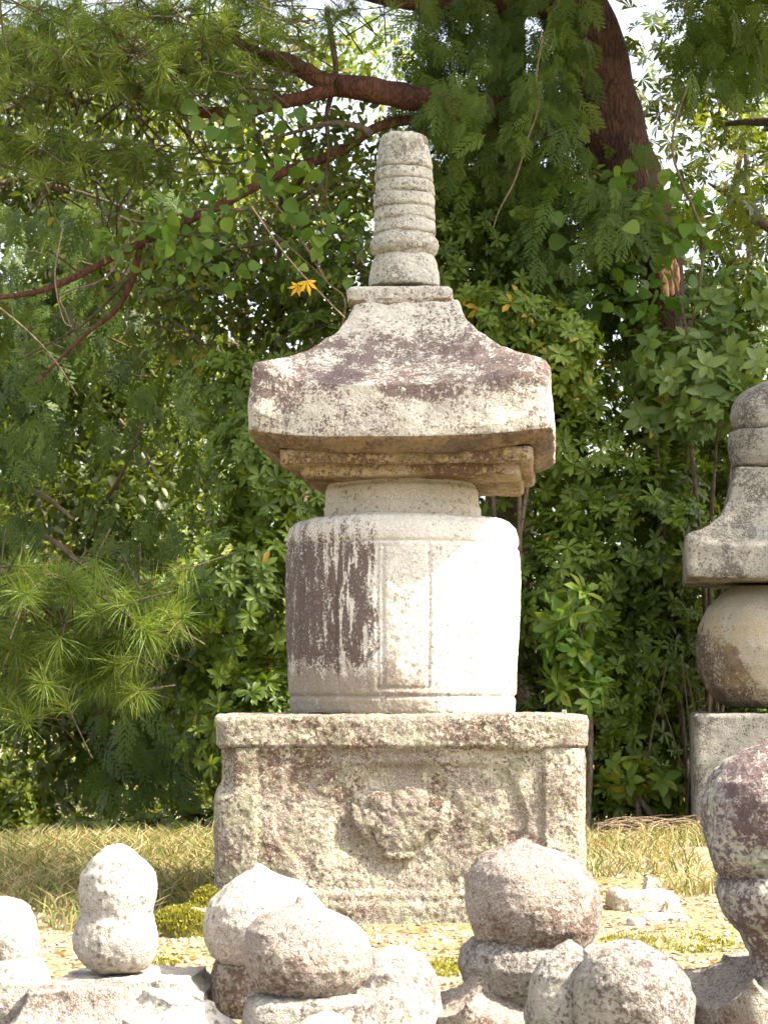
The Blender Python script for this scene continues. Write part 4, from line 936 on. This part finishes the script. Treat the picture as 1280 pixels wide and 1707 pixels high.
tree('airy sunlit tree behind the long pine boughs', 420, 27, 120,
     [(380, 240, 120, 70), (500, 330, 110, 90), (600, 110, 120, 80), (330, 420, 90, 70), (180, 200, 120, 70), (60, 300, 100, 90), (250, 540, 110, 60), (100, 480, 120, 90), (60, 120, 120, 80), (300, 60, 130, 70)], 10500, .13, 'far', T_SMALL, tint=(.1, 1), trunk_r=.14, group=FG)
tree('dense dark tree behind the sunlit shrubs and young pine', 500, 18.5, 560,
     [(330, 720, 110, 130), (290, 880, 100, 100), (420, 620, 90, 90), (300, 1050, 140, 110), (380, 1200, 130, 130), (100, 1140, 150, 80), (160, 1280, 120, 70), (230, 1180, 120, 100), (200, 800, 100, 90), (120, 960, 120, 80)], 9500, .10, 'dark', T_SMALL, tint=(0, .8), trunk_r=.12)
tree('tall dark tree behind the broad-leaved sapling', 1120, 20, 330,
     [(1060, 480, 140, 90), (1180, 560, 130, 100), (1000, 620, 150, 140), (1200, 760, 140, 160), (1040, 900, 170, 200), (940, 380, 110, 90)], 5600, .12, 'dark', T_SMALL, tint=(0, .9), trunk_r=.14)
tree('tall dark tree standing right of the lobed-leaf tree', 1560, 20, 300,
     [(1480, 420, 140, 120), (1600, 560, 150, 140), (1500, 760, 150, 160), (1660, 900, 150, 200), (1450, 1050, 140, 200)], 4200, .13, 'dark', T_SMALL, tint=(0, .9), trunk_r=.14)
tree('pale sunlit tree beyond the lobed-leaf tree', 1240, 30, 180,
     [(1220, 500, 110, 60), (1130, 380, 60, 60), (1260, 180, 80, 90)], 1500, .14, 'far', T_SMALL, tint=(.2, 1), group=FG)
tree('dark tree closing the view behind the plinth and shrubs', 560, 20, 760,
     [(560, 900, 180, 170), (700, 1080, 240, 170), (480, 1130, 160, 150), (860, 1150, 150, 170), (880, 850, 120, 160)], 5000, .13, 'dark', T_SMALL, tint=(0, .6))
wx = 0.0
far = link('distant_wood', None, None, (0, 60, gzf(0, 60)))
L = Leaves()
for k in range(90):
    x = random.uniform(-24, 24); y = random.uniform(45, 75); z0 = gzf(x, y); hgt = random.uniform(6.5, 11.5)
    p, d = shell(230, (x, y, z0 + hgt * .5), (2.6, 2.2, hgt * .55), .6, .3, 2, k)
    L.add(p, frames(d + rng.normal(size=p.shape) * .6, rng.normal(size=p.shape) * .6 + np.array([0, -.3, 1])), .55 * rng.uniform(.6, 1.3, len(p)), np.clip(random.uniform(.05, .7) + rng.normal(size=len(p)) * .12, 0, .95))
o = L.build(T_SMALL, M['far'], far, 0, 'distant_foliage')
tag(far, 'far-off wood of sunlit crowns beyond the trees', 'wood', None, 'stuff')

# ------------------------------------------------------------------ grass, moss, litter
def grass(name, n, regionf, h=(.07, .16), tint=(.1, .8), w=.005):
    x, y = regionf(n); z = gz(x, y); m = len(x)
    a = rng.random(m) * 6.283; lean = rng.uniform(.15, .95, m); l = rng.uniform(*h, m)
    d = np.stack([np.cos(a) * lean, np.sin(a) * lean, np.ones(m)], 1); d = norm(d); p = np.stack([x, y, z - .008], 1)
    s = norm(np.cross(d, rng.normal(size=(m, 3)))) * (w * .5)
    mid = p + d * (l * .55)[:, None]; e = p + d * l[:, None] + np.stack([np.cos(a), np.sin(a), -np.ones(m) * .6], 1) * (l * .28)[:, None]
    V = np.stack([p - s, p + s, mid - s * .8, mid + s * .8, e], 1)
    F = np.array([(0, 1, 3), (0, 3, 2), (2, 3, 4)])[None] + (np.arange(m) * 5)[:, None, None]
    cl = .5 + .5 * vnoise(np.stack([x * 3, y * 3, x * 0], 1)); t = np.clip(rng.uniform(*tint, m) * .75 + .2 * cl, 0, .85)
    t[rng.random(m) < .30] = 1.0
    return mesh_np(name, V.reshape(-1, 3), F.reshape(-1, 3), M['grass'], np.repeat(t, 5), False)
def reg_left(n):
    x = rng.uniform(-3.0, -.5, n); y = 6.5 + rng.random(n) ** .8 * 5.2
    cl = vnoise(np.stack([x * 2.2, y * 1.6, x * 0 + 3], 1)); ok = (cl > -.55 + 1.1 * np.clip((7.9 - y) / 1.1, 0, 1.4)); return x[ok], y[ok]
def reg_right(n):
    x = rng.uniform(.62, 2.9, n); y = 8.0 + rng.random(n) * 5.2
    cl = vnoise(np.stack([x * 3.2, y * 2.6, x * 0 + 9], 1)); ok = cl > -.15 + .6 * np.clip((9 - y), 0, 1); return x[ok], y[ok]
def reg_mid(n):
    x = rng.uniform(-.7, .8, n); y = rng.uniform(8.4, 13.0, n); return x, y
tag(link('grass', grass('grass', 24000, reg_left, (.04, .17), w=.008)), 'dry straw-coloured grass left of the plinth', 'grass', None, 'stuff')
tag(link('grass', grass('grass', 11000, reg_right, (.04, .15), w=.007)), 'thin dry grass between the plinth and the five-ring tower', 'grass', None, 'stuff')
tag(link('grass', grass('grass', 3000, reg_mid)), 'dry grass hidden behind the plinth', 'grass', None, 'stuff')

def litter(name, n, xr, yr, size, mat, tmpl, lift=.006, tint=(0, 1), flat=.35):
    x = rng.uniform(*xr, n); y = rng.uniform(*yr, n); p = np.stack([x, y, gz(x, y) + lift * rng.random(n)], 1)
    # keep clear of the plinth
    ok = ~((np.abs(x - AX) < .63) & (np.abs(y - YC) < .63)); p = p[ok]; m = len(p)
    d = rng.normal(size=(m, 3)) * np.array([1, 1, flat * .5]); up = rng.normal(size=(m, 3)) * flat + np.array([0, 0, 1]); B = frames(d, up)
    t = np.clip(rng.uniform(*tint, m), 0, 1); s = size * rng.uniform(.5, 1.3, m); TV, TF = tmpl
    V = np.einsum('nij,kj->nki', B, TV) * s[:, None, None] + p[:, None]
    F = (TF[None] + (np.arange(m) * len(TV))[:, None, None]).reshape(-1, 3)
    return link(name, mesh_np(name, V.reshape(-1, 3), F, mat, np.repeat(t, len(TV))))
tag(litter('leaf_litter', 7500, (-1.4, 1.9), (4.6, 9.5), .036, M['litter'], T_OVAL), 'dry fallen leaves strewn over the bare ground round the stones', 'leaf litter', None, 'stuff')
PB = np.array([(0, 0, -.3), (.5, 0, 0), (0, .42, .05), (-.5, .05, 0), (0, -.42, .02), (.05, .03, .38)]); PF = np.array([(0, 2, 1), (0, 3, 2), (0, 4, 3), (0, 1, 4), (5, 1, 2), (5, 2, 3), (5, 3, 4), (5, 4, 1)])
g = NT('pebble'); gn = g.noise(g.n('TexCoord').outputs['Object'], 30, 3); g.set(g.b.inputs['Base Color'], g.mix(g.mr(gn, .35, .65), (.24, .18, .11), (.44, .37, .25))); g.b.inputs['Roughness'].default_value = .9; M['pebble'] = g.m
tag(litter('gravel', 1700, (-1.3, 1.8), (4.6, 8.6), .024, M['pebble'], (PB, PF), .004), 'small pale pebbles scattered before the plinth', 'gravel', None, 'stuff')

def mossy(label, blobs, n):
    V0 = []; L = Leaves()
    for (x, y, rx, ry, hz) in blobs:
        m = int(n / len(blobs)); a = rng.random(m) * 6.283; r = np.sqrt(rng.random(m)); px = x + np.cos(a) * r * rx; py = y + np.sin(a) * r * ry
        z = gz(px, py) + hz * np.sqrt(np.clip(1 - r ** 2, 0, 1)) * (1 + .25 * vnoise(np.stack([px * 14, py * 14, px * 0], 1)))
        d = rng.normal(size=(m, 3)) * .5 + np.array([0, 0, 1]); L.add(np.stack([px, py, z - .008], 1), frames(d, rng.normal(size=(m, 3))), .014 * rng.uniform(.6, 1.4, m), np.clip(rng.uniform(.05, .8, m) + .15 * vnoise(np.stack([px * 9, py * 9, px * 0], 1)), 0, .95))
    root = thing('moss', label, 'moss', (blobs[0][0], blobs[0][1], gzf(blobs[0][0], blobs[0][1]))); root['kind'] = 'stuff'
    # mound under the tufts
    for (x, y, rx, ry, hz) in blobs:
        me = loft([(-.03, rx, ry, 2.2), (0, rx * .97, ry * .97, 2.2), (hz * .6, rx * .78, ry * .78, 2.2), (hz * .9, rx * .42, ry * .42, 2.2), (hz * .97, .01, .01, 2)], M['ground'], 'mound', (24, 16, 16, 16), .02, (.006, .003, .001), (8, 20, 60), x)
        link('mound', me, root, Vector((x, y, gzf(x, y))) - root.location)
    L.build(T_SMALL, M['moss'], root, 0, 'tufts')
p1 = W(318, 1560, 6.6); mossy('yellow-green moss cushion at the left foot of the plinth', [(W(320, 1560, 6.75).x, 6.75, .13, .16, .085), (W(352, 1550, 6.85).x, 6.85, .09, .14, .12)], 12000)
mossy('thin moss patch among litter in front of the plinth', [(W(745, 1600, 5.75).x, 5.75, .16, .2, .012), (W(1110, 1560, 6.4).x, 6.4, .2, .3, .012), (W(230, 1600, 5.9).x, 5.9, .12, .2, .012)], 7000)
# dead twig pile by the shrubs
tpile = thing('twig_pile', 'heap of dead grey twigs under the shrub left of the five-ring tower', 'twigs', (W(1060, 1385, 12.0).x, 12.0, gzf(W(1060, 1385, 12.0).x, 12.0)))
for k in range(60):
    x = random.uniform(985, 1140); a = W(x, 1395, random.uniform(11.7, 12.3)); a.z = gzf(a.x, a.y) + random.uniform(.005, .07); an = random.gauss(0, .35); l = random.uniform(.1, .3)
    b = a + Vector((math.cos(an) * l, random.uniform(-.1, .1), math.sin(an) * l * .4)); b.z = max(b.z, gzf(b.x, b.y) + .005); mid = (a + b) / 2 + Vector((0, 0, .02))
    tube('twig', [a, mid, b], [.006, .005, .003], M['twig'], tpile, 5, .2, 3, k)
# a few bent dry stalks in the right bushes
st = thing('dry_stalks', 'bare grey stalks arching in the dark under the shrubs beside the five-ring tower', 'stalks', (W(1060, 1390, 12.9).x, 12.9, gzf(W(1060, 1390, 12.9).x, 12.9)))
for k in range(7):
    x = random.uniform(1020, 1200); y = random.uniform(1080, 1200); dx = random.uniform(-60, 60)
    bough([(x, 1390), (x + dx * .3, (y + 1390) / 2), (x + dx, y)], [1.6, 1.5, 1], 12.85 + random.uniform(-.1, .1), 200 + k, n=5, name='stalk', mat='twig', par=st)
